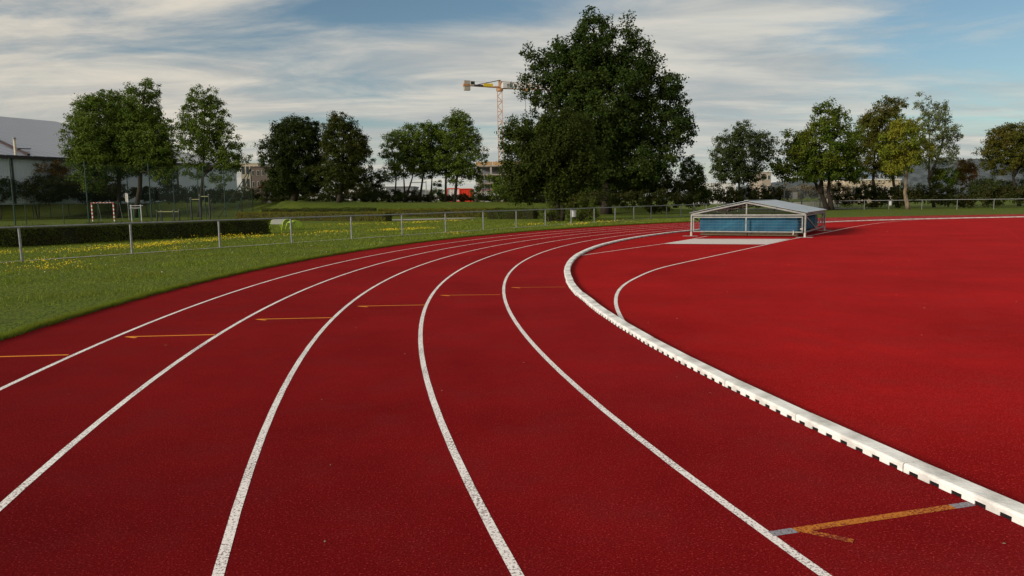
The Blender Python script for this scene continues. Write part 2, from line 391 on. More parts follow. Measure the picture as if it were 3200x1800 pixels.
# the worn mark in the foreground: yellow with grey ends
a, b = Vector((2.325, 3.557)), Vector((1.195, 3.252)); d = (b - a).normalized(); n = Vector((-d.y, d.x)) * 0.025
L_ = (b - a).length
def seg(p, q, nn, z): return [(*(p - nn), z), (*(p + nn), z), (*(q + nn), z), (*(q - nn), z)]
MB().add(seg(a, a + d * 0.12, n, 0.0018), [(0, 1, 2, 3)]).build('grey_mark_end', M['grey_line'], track)
MB().add(seg(b - d * 0.13, b, n, 0.0018), [(0, 1, 2, 3)]).build('grey_mark_end', M['grey_line'], track)
q = MB().add(seg(a + d * 0.12, b - d * 0.13, n, 0.0018), [(0, 1, 2, 3)])
b2 = b - d * 0.15; c = Vector((1.54, 3.165)); dd = (c - b2).normalized(); nn = Vector((-dd.y, dd.x)) * 0.022
q.add(seg(b2, c, nn, 0.0026), [(0, 1, 2, 3)]); q.build('relay_mark', M['yellow_line'], track)

# steeplechase lane in the infield
st = catmull([(1.50, 8.25), (1.455, 8.8), (1.44, 9.5), (1.59, 11.1), (1.89, 12.72), (2.39, 14.3), (3.3, 16.39), (4.6, 18.47), (6.46, 21.27), (8.51, 24.35), (10.48, 27.3), (14.3, 32.8), (17.3, 37.2), (20.4, 41.3), (22.9, 44.2), (26.0, 46.9), (29.5, 48.3)])
path_strip('steeplechase_line', st, 0.055, 0.0016, M['white_line'], infield)
path_strip('steeplechase_line', [(2.0, 20.75), (5.26, 25.5), (7.0, 28.35), (8.6, 31.2), (12.5, 37.0)], 0.05, 0.0012, M['white_line'], infield)
# water jump pit with its cover, white lines front and back
pit = [(5.30, 25.50), (8.52, 24.38), (10.44, 27.36), (7.02, 28.36)]
MB().add([(x, y, 0.006) for x, y in pit], [(0, 1, 2, 3)]).build('water_jump_cover', M['pit'], infield)
path_strip('pit_edge_line', [pit[0], pit[1]], 0.06, 0.010, M['white_line'], infield)
path_strip('pit_edge_line', [pit[3], pit[2]], 0.07, 0.010, M['white_line'], infield)
path_strip('seam', [(24.5, 36.5), (15.6, 22.0), (7.0, 9.6), (5.2, 7.2)], 0.022, 0.0025, M['seam'], infield)
path_strip('seam', [(27.5, 37.0), (20, 27.0)], 0.022, 0.0025, M['seam'], infield)

# ---- kerb: one metre plastic sections with drainage slots
def kerb_mesh():
    q = MB(); W, H, Lh = 0.135, 0.052, 0.496
    prof = [(0, 0.022), (0, H - 0.012), (0.004, H - 0.004), (0.012, H), (W - 0.012, H), (W - 0.004, H - 0.004), (W, H - 0.012), (W, 0.022)]
    n = len(prof); vs = [(-x, -Lh, z) for x, z in prof] + [(-x, Lh, z) for x, z in prof]
    q.add(vs, [(i, i + 1, n + i + 1, n + i) for i in range(n - 1)] + [(n - 1, 0, n, 2 * n - 1), tuple(reversed(range(n))), tuple(range(n, 2 * n))])
    p = 2 * Lh / 7
    edges = []
    y = -Lh
    for i in range(7):
        c = -Lh + p * (i + 0.5); edges.append((y, c - 0.032)); y = c + 0.032
    edges.append((y, Lh))
    for y0, y1 in edges:
        for x0, x1 in ((0.0, 0.016), (W - 0.016, W)):
            q.box((-(x0 + x1) / 2, (y0 + y1) / 2, 0.0115), (x1 - x0 - 0.0006, y1 - y0, 0.0225))
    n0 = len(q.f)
    for x in (-0.011, -(W - 0.011)): q.box((x, 0, 0.0112), (0.0115, 2 * Lh - 0.01, 0.0205))  # added boxes behind the slots, painted as the shade of the hollow
    me = q.mesh('kerb_section'); me.materials.append(M['kerb']); me.materials.append(M['slot_shade'])
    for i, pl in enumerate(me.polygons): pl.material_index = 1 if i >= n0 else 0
    return me
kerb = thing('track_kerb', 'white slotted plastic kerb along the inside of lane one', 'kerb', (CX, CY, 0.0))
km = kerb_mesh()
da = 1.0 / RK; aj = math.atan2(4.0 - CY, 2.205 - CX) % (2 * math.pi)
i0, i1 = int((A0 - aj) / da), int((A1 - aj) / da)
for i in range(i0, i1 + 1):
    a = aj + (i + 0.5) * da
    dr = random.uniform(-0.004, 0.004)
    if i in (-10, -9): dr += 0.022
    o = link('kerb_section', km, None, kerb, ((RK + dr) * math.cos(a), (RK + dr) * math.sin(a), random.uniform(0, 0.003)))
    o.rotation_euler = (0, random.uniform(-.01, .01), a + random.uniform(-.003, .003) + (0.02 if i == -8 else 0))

# ---- paths
fp0, fdv = Vector((-14.508, 21.615)), Vector((1.852, 2.7329)); fd = fdv.normalized(); fn = Vector((-fd.y, fd.x))
def sheet(name, poly, z, mt, label):
    return tag(MB().add([(x, y, z) for x, y in poly], [tuple(range(len(poly)))]).build(name, mt), label, None, None, 'structure')
a = fp0 - fd * 14; b = fp0 + fd * 72
sheet('mowing_strip', [tuple(a - fn * 0.13), tuple(b - fn * 0.13), tuple(b + fn * 0.13), tuple(a + fn * 0.13)], -0.004, M['concrete'], 'narrow pale concrete strip under the railing')
sheet('gravel_path', [(-10.9, 63.9), (-9.0, 64.6), (-4.2, 67.8), (-3.2, 71.0), (-4.6, 71.6), (-8.6, 70.2), (-11.4, 68.6)], 0.0, M['gravel'], 'pale gravel path beside the clipped hedges')
sheet('asphalt_path', [(33, 87.5), (46, 92.0), (48, 99), (36, 106), (30, 104), (29, 92)], 0.01, M['asphalt'], 'grey asphalt access path behind the right hand railing')

# ================================================================== RAILINGS
def railing(name, label, posts, h, rail_r, post_r, mt):
    b = Vector((posts[0][0], posts[0][1], terrain(*posts[0])))
    t = thing(name, label, 'railing', b)
    tops = []
    for (x, y) in posts:
        z = terrain(x, y); lean = (random.uniform(-.012, .012), random.uniform(-.012, .012))
        p = Vector((x, y, z)) - b; top = p + Vector((lean[0], lean[1], h))
        MB().tube([p - Vector((0, 0, 0.05)), top], post_r, 10).build('post', mt, t, smooth=False)
        tops.append(top + Vector((0, 0, random.uniform(-.008, .008))))
    q = MB()
    for i in range(len(tops) - 1):
        a, c = tops[i], tops[i + 1]; q2 = MB().tube([a, (a + c) / 2 + Vector((0, 0, -0.006)), c], rail_r, 10); q2.build('rail', mt, t)
    for p in tops: MB().tube([p - Vector((0, 0, 0.05)), p + Vector((0, 0, 0.012))], rail_r * 1.22, 10).build('collar', mt, t)
    return t
fposts = [tuple(fp0 + fdv * k) for k in range(-2, 22)]
railing('railing', 'long grey steel tube railing running along the left edge of the track', fposts, 1.02, 0.030, 0.036, M['galv'])
rpx = [(2475, 91.5), (2545, 90), (2625.5, 88.5), (2701, 87), (2778, 85.5), (2881, 83.5), (2991, 81.5), (3106, 79.5), (3228, 77.5), (3350, 75.5)]
rposts = [tuple(at(px, 640, Y).xy) for px, Y in rpx]
railing('railing', 'grey tube railing on the far right in front of the hedgerow', rposts, 1.06, 0.032, 0.036, M['galv'])

def litter_bin(label, x, y, z, h, w):
    t = thing('litter_bin', label, 'litter bin', (x, y, z), 0.3, 'litter bins on the railings')
    n = 14; prof = [(0.0, w * .46), (0.02, w * .48), (h * .96, w * .5), (h, w * .52)]
    q = MB(); q.tube([(0, 0, p[0]) for p in prof], [p[1] for p in prof], n, True); q.build('body', M['bin'], t)
    MB().tube([(0, 0, h), (0, 0, h + 0.025)], w * .54, n).build('rim', M['galv'], t)
    MB().box((0, w * .52, h * .6), (0.05, 0.06, h * .5)).build('bracket', M['galv'], t)
M['bin'] = mat('bin_grey', (0.50, 0.51, 0.52), 0.5, color2=(0.40, 0.41, 0.42), scale=6, metal=0.2)
bp_ = fp0 + fdv * 10 - fn * 0.0 + fd * 0.28
litter_bin('pale grey round bin hung on the long left railing near the big tree', bp_.x, bp_.y - 0.1, 0.44, 0.46, 0.40)
bq = Vector(rposts[4]); litter_bin('small grey bin on the far right railing', bq.x, bq.y - 0.34, 0.45, 0.50, 0.36)

# ================================================================== MAT COVER (high jump shelter on wheels)
def build_shelter():
    t = thing('mat_shelter', 'low rolling metal shelter with pitched roof on the red infield', 'shelter', (7.55, 30.66, 0.0), R(-29.5))
    W, D, E, RG = 4.46, 6.2, 0.90, 1.37
    gl, gv = M['galv_light'], M['galv']
    def bars(name, mt, lst, w=0.05, h=None):
        for a, b in lst: MB().bar(a, b, w, h).build(name, mt, t)
    # corner legs with feet
    for x in (0, W):
        for y in (0, D):
            MB().bar((x, y, 0.16), (x, y, E), 0.06).build('leg', gl, t)
            f = MB().tube([(x, y, 0.012), (x, y, 0.03), (x, y, 0.18)], [0.055, 0.045, 0.04], 10).build('foot', M['foot'], t)
            MB().box((x, y + (0.06 if y else -0.06), 0.007), (0.62, 0.34, 0.012)).build('base_plate', M['plate'], t)
    for y in (0, D):
        s = -1 if y == 0 else 1
        bars('top_beam', gl, [((0.031, y, E - 0.03), (W - 0.031, y, E - 0.03))], 0.05, 0.055)
        bars('gate_rail', gl, [((0.1, y + s * .035, E - 0.115), (W - 0.1, y + s * .035, E - 0.115)), ((0.1, y + s * .035, 0.20), (W - 0.1, y + s * .035, 0.20))], 0.045)
        bars('gate_stile', gl, [((0.1, y + s * .035, 0.17), (0.1, y + s * .035, E - 0.09)), ((W - 0.1, y + s * .035, 0.17), (W - 0.1, y + s * .035, E - 0.09))], 0.045)
        bars('gate_stile', gl, [((W / 2, y + s * .037, 0.22), (W / 2, y + s * .037, E - 0.14))], 0.05)
        bars('king_post', gl, [((W / 2, y, E), (W / 2, y, RG - 0.05))], 0.05)
        bars('rafter', gl, [((0, y, E + 0.005), (W / 2, y, RG)), ((W, y, E + 0.005), (W / 2, y, RG))], 0.055, 0.06)
        q = MB(); nw = 29
        for i in range(nw):
            x = 0.16 + (W - 0.32) * i / (nw - 1); ztop = E - 0.12
            q.bar((x, y + s * .03, 0.21), (x, y + s * .03, ztop), 0.0018)
            x2 = x; zt = E + (RG - E) * (1 - abs(x2 - W / 2) / (W / 2)) - 0.04
            if zt > E + 0.06: q.bar((x2, y, E), (x2, y, zt), 0.0018)
        for i in range(5): q.bar((0.12, y + s * .026, 0.30 + i * 0.115), (W - 0.12, y + s * .026, 0.30 + i * 0.115), 0.004)
        for i in range(3):
            z = E + 0.10 + i * 0.12; hw = W / 2 * (1 - (z - E) / (RG - E)) - 0.08
            q.bar((W / 2 - hw, y + .004 * s, z), (W / 2 + hw, y + .004 * s, z), 0.004)
        q.build('wire_mesh', M['wire'], t)
    for x in (0, W):
        bars('side_rail', gv, [((x, 0.04, 0.20), (x, D - 0.04, 0.20)), ((x, 0.04, E - 0.05), (x, D - 0.04, E - 0.05))], 0.05)
        bars('side_post', gv, [((x, D / 2, 0.225), (x, D / 2, E - 0.075))], 0.045)
        bars('brace', gv, [((x + .004, 0.06, E - 0.09), (x + .004, D / 2 - 0.04, 0.25)), ((x + .004, D - 0.06, E - 0.09), (x + .004, D / 2 + 0.04, 0.25))], 0.045)
    # corrugated roof, two pitches
    for sd_ in (0, 1):
        q = MB(); n = 64; ov = 0.10
        for k in range(n + 1):
            y = -ov + (D + 2 * ov) * k / n; dz = 0.012 * (1 if (k // 2) % 2 else 0)
            x0, z0 = (-0.08, E + 0.005) if sd_ == 0 else (W + 0.08, E + 0.005)
            q.v += [(x0, y, z0 + 0.05 + dz), (W / 2, y, RG + 0.065 + dz)]
        for k in range(n):
            f = (2 * k, 2 * k + 1, 2 * k + 3, 2 * k + 2); q.f.append(f if sd_ else tuple(reversed(f)))
        o = q.build('roof_sheet', M['roofsheet'], t)
        so_ = o.modifiers.new('thick', 'SOLIDIFY'); so_.thickness = 0.012; so_.offset = -1
    q = MB(); q.bar((W / 2, -0.11, RG + 0.085), (W / 2, D + 0.11, RG + 0.085), 0.16, 0.015); q.build('ridge_cap', M['roofsheet'], t)
    # gutter rails under the eaves
    bars('eave_rail', gl, [((0, 0.05, E + 0.015), (0, D - 0.05, E + 0.015)), ((W, 0.05, E + 0.015), (W, D - 0.05, E + 0.015))], 0.05, 0.04)
    # latch and chain at the front right
    MB().box((W - 0.12, -0.075, 0.33), (0.10, 0.02, 0.05)).build('latch', M['foot'], t)
    MB().tube([(W - 0.42, -0.07, 0.26), (W - 0.40, -0.075, 0.19), (W - 0.43, -0.07, 0.10)], 0.022, 6).build('cord', M['foot'], t)
    # what is kept inside: the landing mat on its pallets
    p = thing('landing_mat', 'big blue vinyl landing mat stored inside the metal shelter', 'mat', t.location, R(-29.5))
    q = MB(); nx, nz = 60, 14
    x0, x1, y0, y1, z0, z1 = 0.30, W - 0.30, 0.22, D - 0.22, 0.165, 0.745
    rr = np.random.default_rng(3)
    def wr(u, z):
        v = (z - z0) / (z1 - z0)
        return 0.016 * math.sin(u * 3.1 + v * 2.2) + 0.014 * math.sin(u * 7.7 - v * 4.1) + 0.02 * math.sin(u * 1.3 + 1 - 2.5 * v) * (1 - v) + 0.028 * math.exp(-((u * 0.9 - 1.2 - v * 0.9) / 0.10) ** 2) + 0.026 * math.exp(-((u - 3.1 + v * 0.5) / 0.09) ** 2) + 0.022 * math.exp(-((u - 2.2 - v * 0.55) / 0.08) ** 2)
    per = []
    for i in range(nx): per.append((x0 + (x1 - x0) * i / nx, y0, 0, -1))
    for i in range(nx): per.append((x1, y0 + (y1 - y0) * i / nx, 1, 0))
    for i in range(nx): per.append((x1 - (x1 - x0) * i / nx, y1, 0, 1))
    for i in range(nx): per.append((x0, y1 - (y1 - y0) * i / nx, -1, 0))
    np_ = len(per)
    for k in range(nz + 1):
        z = z0 + (z1 - z0) * k / nz; ins = -0.03 * math.sin(math.pi * k / nz)
        if k == nz: ins = 0.02
        for i, (x, y, nx_, ny_) in enumerate(per):
            w = wr(x * 1.0 + y * 1.3, z) + (-ins)
            q.v.append((x + nx_ * w, y + ny_ * w, z + 0.012 * math.sin(x * 2.3 + y)))
    for k in range(nz):
        for i in range(np_):
            j = (i + 1) % np_; q.f.append((k * np_ + i, k * np_ + j, (k + 1) * np_ + j, (k + 1) * np_ + i))
    q.f.append(tuple(nz * np_ + i for i in range(np_))); q.f.append(tuple(reversed(range(np_))))
    q.build('vinyl_block', M['vinyl'], p, smooth=True)
    MB().box(((x0 + x1) / 2, (y0 + y1) / 2, z1 + 0.035), (x1 - x0 - 0.1, y1 - y0 - 0.1, 0.06)).build('top_shade_sheet', M['wear_or_shade'], p)  # dark sheet: the roof's shade on the mat top, put into colour
    for k in range(2):
        MB().box((x0 + 0.0 + (x1 - x0) * (0.25 + 0.5 * k), y0 + 0.06, 0.085), ((x1 - x0) / 2 - 0.03, 0.10, 0.10)).build('pallet_board', M['pallet'], p)
    for k in range(4):
        MB().box(((x0 + x1) / 2, y0 + 0.5 + k * 1.2, 0.085), (x1 - x0 - 0.1, 0.12, 0.14)).build('pallet_bearer', M['pallet'], p)
M['wire'] = mat('wire_grey', (0.20, 0.22, 0.22), 0.6, var=0.2)
M['foot'] = mat('foot_pale', (0.62, 0.58, 0.50), 0.6, var=0.3, scale=20)
M['plate'] = mat('base_plate_grey', (0.30, 0.27, 0.27), 0.7, var=0.3, scale=8)
M['roofsheet'] = mat('roof_sheet', (0.42, 0.47, 0.52), 0.35, color2=(0.34, 0.39, 0.44), scale=2.0, metal=0.45, spec=0.5)
M['vinyl'] = mat('blue_vinyl', (0.030, 0.125, 0.205), 0.85, color2=(0.022, 0.090, 0.160), scale=1.5, spec=0.12)
M['wear_or_shade'] = mat('mat_top_shade', (0.022, 0.026, 0.03), 0.8)
M['pallet'] = mat('pallet_wood', (0.24, 0.18, 0.11), 0.85, color2=(0.14, 0.10, 0.065), scale=6, stretch=(1, 8, 8))
build_shelter()

# ================================================================== PLANTS
def leaf_cards(pos, nrm, size, aspect=0.62, jit=0.35):
    """diamond leaves: pos (n,3), nrm (n,3), size (n,)"""
    n = len(pos)
    nrm = nrm / np.maximum(1e-6, np.linalg.norm(nrm, axis=1, keepdims=True))
    t = RNG.normal(size=(n, 3)); t -= nrm * (t * nrm).sum(1, keepdims=True); t /= np.maximum(1e-6, np.linalg.norm(t, axis=1, keepdims=True))
    b = np.cross(nrm, t)
    s = (size * (1 + jit * RNG.uniform(-1, 1, n)))[:, None]
    L, W = t * s * 0.5, b * s * 0.5 * aspect; fold = nrm * s * 0.10
    co = np.stack([pos - L, pos + W + fold, pos + L, pos - W + fold], 1).reshape(-1, 3)
    return co, np.arange(4 * n).reshape(-1, 4)

def clump_points(blobs, cl, gap=0.0):
    C = []; O = []
    for (c, r) in blobs:
        c = np.array(c); r = np.array(r)
        vol = 4.2 * r[0] * r[1] * r[2]; n = max(6, int(0.62 * vol / (cl ** 3) ** 0.86))
        d = RNG.normal(size=(n, 3)); d /= np.linalg.norm(d, axis=1, keepdims=True)
        rad = RNG.uniform(0.10, 0.96, n) ** 0.42
        wob = 1 + 0.13 * np.sin(d[:, 0] * 5 + c[0]) * np.cos(d[:, 2] * 4 + c[1]) + RNG.normal(0, 0.03, n)
        wob = np.minimum(wob, 1.10)
        C.append(c + d * r * (rad * wob)[:, None]); O.append(d)
    C = np.concatenate(C); O = np.concatenate(O)
    if gap > 0:
        keep = RNG.uniform(size=len(C)) > gap; C, O = C[keep], O[keep]
    return C, O

def foliage(C, O, cl, per, leaf, zmin=None, droop=0.0, flat=0.75):
    per = int(per * 2.0); n = len(C); cs = cl * RNG.uniform(0.6, 1.35, n)
    P = np.repeat(C, per, 0); S = np.repeat(cs, per)
    off = np.clip(RNG.normal(size=(n * per, 3)), -2.1, 2.1) * 0.37; off[:, 2] *= flat
    P = P + off * S[:, None]; P[:, 2] -= droop * np.abs(off[:, 0] * off[:, 1]) * S
    nr = np.repeat(O, per, 0) * 0.5 + RNG.normal(size=(n * per, 3)) * 0.65 + off * 0.5 + np.array([0, 0, 0.45])
    if zmin is not None:
        k = P[:, 2] > zmin + RNG.uniform(0, 0.3, len(P)); P, nr = P[k], nr[k]
    return leaf_cards(P, nr, np.full(len(P), leaf))

def px_blob(px, py, rx, ry, Y, dy=0.0, deep=1.0):
    c = at(px, py, Y + dy); k = (Y + dy) / FPX
    return ((c.x, c.y, c.z), (rx * k, rx * k * deep, ry * k))

def limbs(q, trunk_pts, r0, targets, n_t):
    """trunk polyline(s) and boughs reaching out to leaf clumps"""
    nodes = []
    for tp in trunk_pts:
        tp = [np.array(p) for p in tp]; m_ = len(tp)
        rr = [r0 * (1.25 if i == 0 else 1.0) * (1 - 0.80 * i / (m_ - 1)) for i in range(m_)]
        pts, rads = [], []
        for i in range(m_ - 1):
            for k in range(3):
                f = k / 3; pts.append(tp[i] * (1 - f) + tp[i + 1] * f + RNG.normal(0, r0 * 0.10, 3) * (0 if i + k == 0 else 1)); rads.append(rr[i] * (1 - f) + rr[i + 1] * f)
        pts.append(tp[-1]); rads.append(rr[-1])
        q.tube(pts, rads, 9)
        h0 = tp[0][2]; h1 = tp[-1][2]
        for p, r in zip(pts, rads):
            if (p[2] - h0) > 0.28 * (h1 - h0): nodes.append((p, r))
    if len(targets) == 0 or not nodes: return
    idx = RNG.choice(len(targets), min(n_t, len(targets)), replace=False); T = targets[idx]
    base = nodes[0][0]; T = T[np.argsort(np.linalg.norm(T - base, axis=1))]
    for t in T:
        NP = np.array([n_[0] for n_ in nodes]); d = np.linalg.norm(NP - t, axis=1) + np.maximum(0, NP[:, 2] - t[2] + 0.2) * 1.5
        j = int(np.argmin(d)); p, r = nodes[j]; L = np.linalg.norm(t - p)
        if L < 0.25: continue
        r1 = max(0.012, r * 0.62); mid = (p + t) / 2 + np.array([0, 0, 0.10 * L]) + RNG.normal(0, 0.05 * L, 3)
        q.tube([p, mid, t], [r1, r1 * 0.7, max(0.008, r1 * 0.38)], 5, False)
        nodes.append((mid, r1 * 0.7)); nodes.append((t, max(0.01, r1 * 0.45)))

def tree(name, label, base, blobs, trunks, r0, leafm, cl=0.7, per=26, leaf=0.2, nb=70, gap=0.0, bark='bark', cat='tree', group=None, droop=0.0, flat=0.75):
    base = Vector(base); t = thing(name, label, cat, base, 0, group)
    bb = np.array(base)
    C, O = clump_points(blobs, cl, gap)
    q = MB(); limbs(q, [[np.array(p) - bb for p in tp] for tp in trunks], r0, C - bb, nb)
    q.build('trunk', M[bark], t, smooth=True)
    co, fa = foliage(C - bb, O, cl, per, leaf, droop=droop, flat=flat)
    link('crown', raw_mesh('crown', co, fa, 4), M[leafm], t)
    return t

def shrub(name, label, base, blobs, leafm, cl=0.45, per=30, leaf=0.13, nb=24, cat='shrub', group=None, gap=0.0):
    base = Vector(base); t = thing(name, label, cat, base, 0, group); bb = np.array(base)
    C, O = clump_points(blobs, cl, gap); C[:, 2] = np.maximum(C[:, 2], base.z + 0.15)
    q = MB(); top = max(b[0][2] for b in blobs)
    tr = []
    for k in range(4):
        a = RNG.uniform(0, 6.28); tr.append([(0.1 * math.cos(a), 0.1 * math.sin(a), -0.05), (0.5 * math.cos(a), 0.5 * math.sin(a), max(0.3, (top - base.z) * 0.7))])
    limbs(q, tr, 0.04, C - bb, nb); q.build('stem', M['bark'], t)
    co, fa = foliage(C - bb, O, cl, per, leaf, zmin=-0.02)
    link('foliage', raw_mesh('foliage', co, fa, 4), M[leafm], t)
    return t

M['lf_ash'] = leaf_mat('ash_leaves', (0.078, 0.128, 0.017), (0.138, 0.190, 0.026), (0.068, 0.108, 0.016))
M['lf_oak'] = leaf_mat('oak_leaves', (0.026, 0.048, 0.008), (0.060, 0.090, 0.015), (0.030, 0.054, 0.009))
M['lf_dark'] = leaf_mat('dark_leaves', (0.018, 0.033, 0.006), (0.040, 0.058, 0.010), (0.026, 0.040, 0.007))
M['lf_bronze'] = leaf_mat('bronze_leaves', (0.028, 0.044, 0.007), (0.060, 0.076, 0.011), (0.056, 0.060, 0.010))
M['lf_yew'] = leaf_mat('needle_sprays', (0.026, 0.043, 0.006), (0.058, 0.080, 0.011), (0.038, 0.054, 0.008))
M['lf_maple'] = leaf_mat('maple_leaves', (0.034, 0.072, 0.008), (0.090, 0.135, 0.014), (0.115, 0.135, 0.015))
M['lf_yellow'] = leaf_mat('yellowing_leaves', (0.100, 0.140, 0.014), (0.185, 0.215, 0.022), (0.220, 0.205, 0.022))
M['lf_olive'] = leaf_mat('olive_leaves', (0.046, 0.064, 0.009), (0.098, 0.108, 0.015), (0.100, 0.086, 0.014))
M['lf_pale'] = leaf_mat('pale_leaves', (0.090, 0.120, 0.046), (0.145, 0.170, 0.066), (0.11, 0.13, 0.045))
M['lf_grey'] = leaf_mat('greygreen_leaves', (0.038, 0.058, 0.016), (0.080, 0.104, 0.032), (0.050, 0.072, 0.018))
M['lf_red'] = leaf_mat('russet_leaves', (0.170, 0.085, 0.020), (0.250, 0.130, 0.030), (0.110, 0.090, 0.022))
M['lf_hedge'] = leaf_mat('hedge_leaves', (0.040, 0.066, 0.010), (0.115, 0.145, 0.022), (0.060, 0.060, 0.014), nscale=1.2)
M['lf_hedge_olive'] = leaf_mat('olive_hedge_leaves', (0.100, 0.112, 0.014), (0.195, 0.195, 0.026), (0.145, 0.125, 0.020), nscale=1.0)
M['lf_under'] = leaf_mat('undergrowth_leaves', (0.022, 0.035, 0.007), (0.054, 0.068, 0.014), (0.050, 0.046, 0.013), nscale=0.8)
M['lf_reed'] = leaf_mat('dry_reeds', (0.16, 0.13, 0.09), (0.23, 0.19, 0.13), (0.13, 0.12, 0.07))

def G(px, Y): return on_ground(px, Y)
def tr_px(base, pts, Y):
    return [tuple(base)] + [tuple(at(px, py, Y)) for px, py in pts]

# --- left group in front of the hall
Y = 100
b = G(388, Y); tree('ash_tree', 'broad leafy tree with leaning trunk left of the twin pair by the hall', b,
    [px_blob(330, 400, 105, 110, Y), px_blob(262, 445, 62, 95, Y, -1), px_blob(300, 500, 85, 85, Y, -1.5), px_blob(390, 430, 80, 120, Y, 1), px_blob(330, 320, 60, 42, Y), px_blob(285, 560, 48, 40, Y, -2)],
    [tr_px(b, [(372, 570), (362, 515), (345, 430), (330, 350)], Y), tr_px(b, [(374, 560), (395, 500), (410, 420)], Y)], 0.24, 'lf_ash', 0.75, 26, 0.23, 90)
b = G(442, Y - 2); Y2 = Y - 2; tree('ash_tree', 'taller of the twin trees by the hall with sparse upright top shoots', b,
    [px_blob(450, 420, 85, 105, Y2, 1), px_blob(500, 440, 55, 90, Y2), px_blob(440, 330, 62, 62, Y2), px_blob(462, 272, 26, 34, Y2), px_blob(398, 268, 13, 28, Y2), px_blob(488, 290, 16, 30, Y2), px_blob(460, 505, 90, 55, Y2, 2), px_blob(515, 545, 45, 35, Y2)],
    [tr_px(b, [(440, 540), (442, 450), (446, 340), (455, 255)], Y2)], 0.30, 'lf_ash', 0.7, 26, 0.22, 90)
Y = 97
b = G(636, Y); tree('ash_tree', 'airy oval tree with open crown at the right end of the hall', b,
    [px_blob(640, 400, 78, 105, Y), px_blob(640, 310, 48, 50, Y), px_blob(700, 450, 62, 70, Y), px_blob(590, 440, 48, 80, Y), px_blob(720, 500, 60, 38, Y), px_blob(610, 530, 55, 35, Y), px_blob(690, 545, 40, 40, Y)],
    [tr_px(b, [(635, 540), (637, 430), (640, 300)], Y), tr_px(at(635, 545, Y), [(690, 500), (720, 440)], Y)], 0.22, 'lf_ash', 0.62, 24, 0.21, 100, gap=0.34)
Y = 104
b = G(140, Y); shrub('shrub', 'russet topped shrub in front of the pale hall wall', b, [px_blob(140, 530, 66, 34, Y), px_blob(110, 520, 32, 28, Y), px_blob(185, 535, 38, 26, Y)], 'lf_red', 0.6, 26, 0.2, 30)
b = G(140, Y - 3); shrub('shrub', 'dark green shrub below the russet shrub by the hall', b, [px_blob(150, 590, 85, 42, Y - 3), px_blob(215, 585, 45, 38, Y - 3)], 'lf_under', 0.6, 26, 0.2, 20)
b = G(22, Y - 6); shrub('shrub', 'dense dark shrub at the far left edge of the picture', b, [px_blob(15, 590, 55, 42, Y - 6), px_blob(-40, 580, 50, 45, Y - 6)], 'lf_dark', 0.6, 28, 0.19, 20)
b = G(300, Y); shrub('shrub', 'dark bushes under the leaning tree by the hall', b, [px_blob(270, 600, 60, 32, Y), px_blob(340, 595, 60, 36, Y)], 'lf_under', 0.6, 26, 0.2, 16)
b = G(480, Y); shrub('shrub', 'dark bushes between the tall tree and the airy tree', b, [px_blob(460, 604, 55, 26, Y), px_blob(535, 602, 50, 28, Y), px_blob(520, 566, 30, 34, Y)], 'lf_under', 0.6, 26, 0.2, 16)
b = G(668, Y - 3); shrub('shrub', 'rounded clipped dark shrub at the foot of the hall wall', b, [px_blob(625, 604, 38, 24, Y - 3), px_blob(690, 606, 46, 24, Y - 3)], 'lf_dark', 0.5, 34, 0.18, 12)
b = G(770, Y - 6); shrub('shrub', 'low dark shrub left of the red roofed hut', b, [px_blob(775, 605, 42, 22, Y - 6), px_blob(725, 612, 30, 18, Y - 6)], 'lf_under', 0.5, 28, 0.18, 12)

# --- two dark trees
Y = 90
b = G(932, Y); tree('hornbeam_tree', 'dark dense round tree, left one of the dark pair', b,
    [px_blob(925, 440, 85, 80, Y), px_blob(870, 490, 62, 85, Y), px_blob(940, 540, 100, 62, Y), px_blob(960, 420, 45, 55, Y), px_blob(890, 575, 75, 36, Y), px_blob(905, 395, 40, 30, Y), px_blob(985, 500, 30, 80, Y)],
    [tr_px(b, [(932, 570), (930, 480), (928, 400)], Y)], 0.34, 'lf_dark', 0.62, 34, 0.19, 60)
b = G(1070, Y - 2); Y2 = Y - 2; tree('hornbeam_tree', 'dark tree with bronze tinge, right one of the dark pair', b,
    [px_blob(1075, 460, 72, 85, Y2), px_blob(1060, 390, 48, 40, Y2), px_blob(1115, 450, 42, 65, Y2), px_blob(1135, 490, 38, 45, Y2), px_blob(1060, 545, 85, 50, Y2), px_blob(1120, 560, 50, 38, Y2), px_blob(1025, 480, 30, 85, Y2), px_blob(1040, 385, 22, 26, Y2)],
    [tr_px(b, [(1068, 570), (1072, 480), (1075, 390)], Y2)], 0.30, 'lf_bronze', 0.62, 34, 0.19, 60)
b = G(1175, Y + 3); shrub('shrub', 'loose leafy bush just right of the dark pair of trees', b, [px_blob(1165, 590, 42, 40, Y + 3), px_blob(1180, 555, 26, 30, Y + 3), px_blob(1205, 600, 22, 26, Y + 3)], 'lf_grey', 0.5, 24, 0.18, 24, gap=0.2)
b = G(1238, Y); shrub('shrub', 'dark round bush in front of the grey site building', b, [px_blob(1238, 612, 28, 20, Y)], 'lf_dark', 0.4, 40, 0.15, 8)

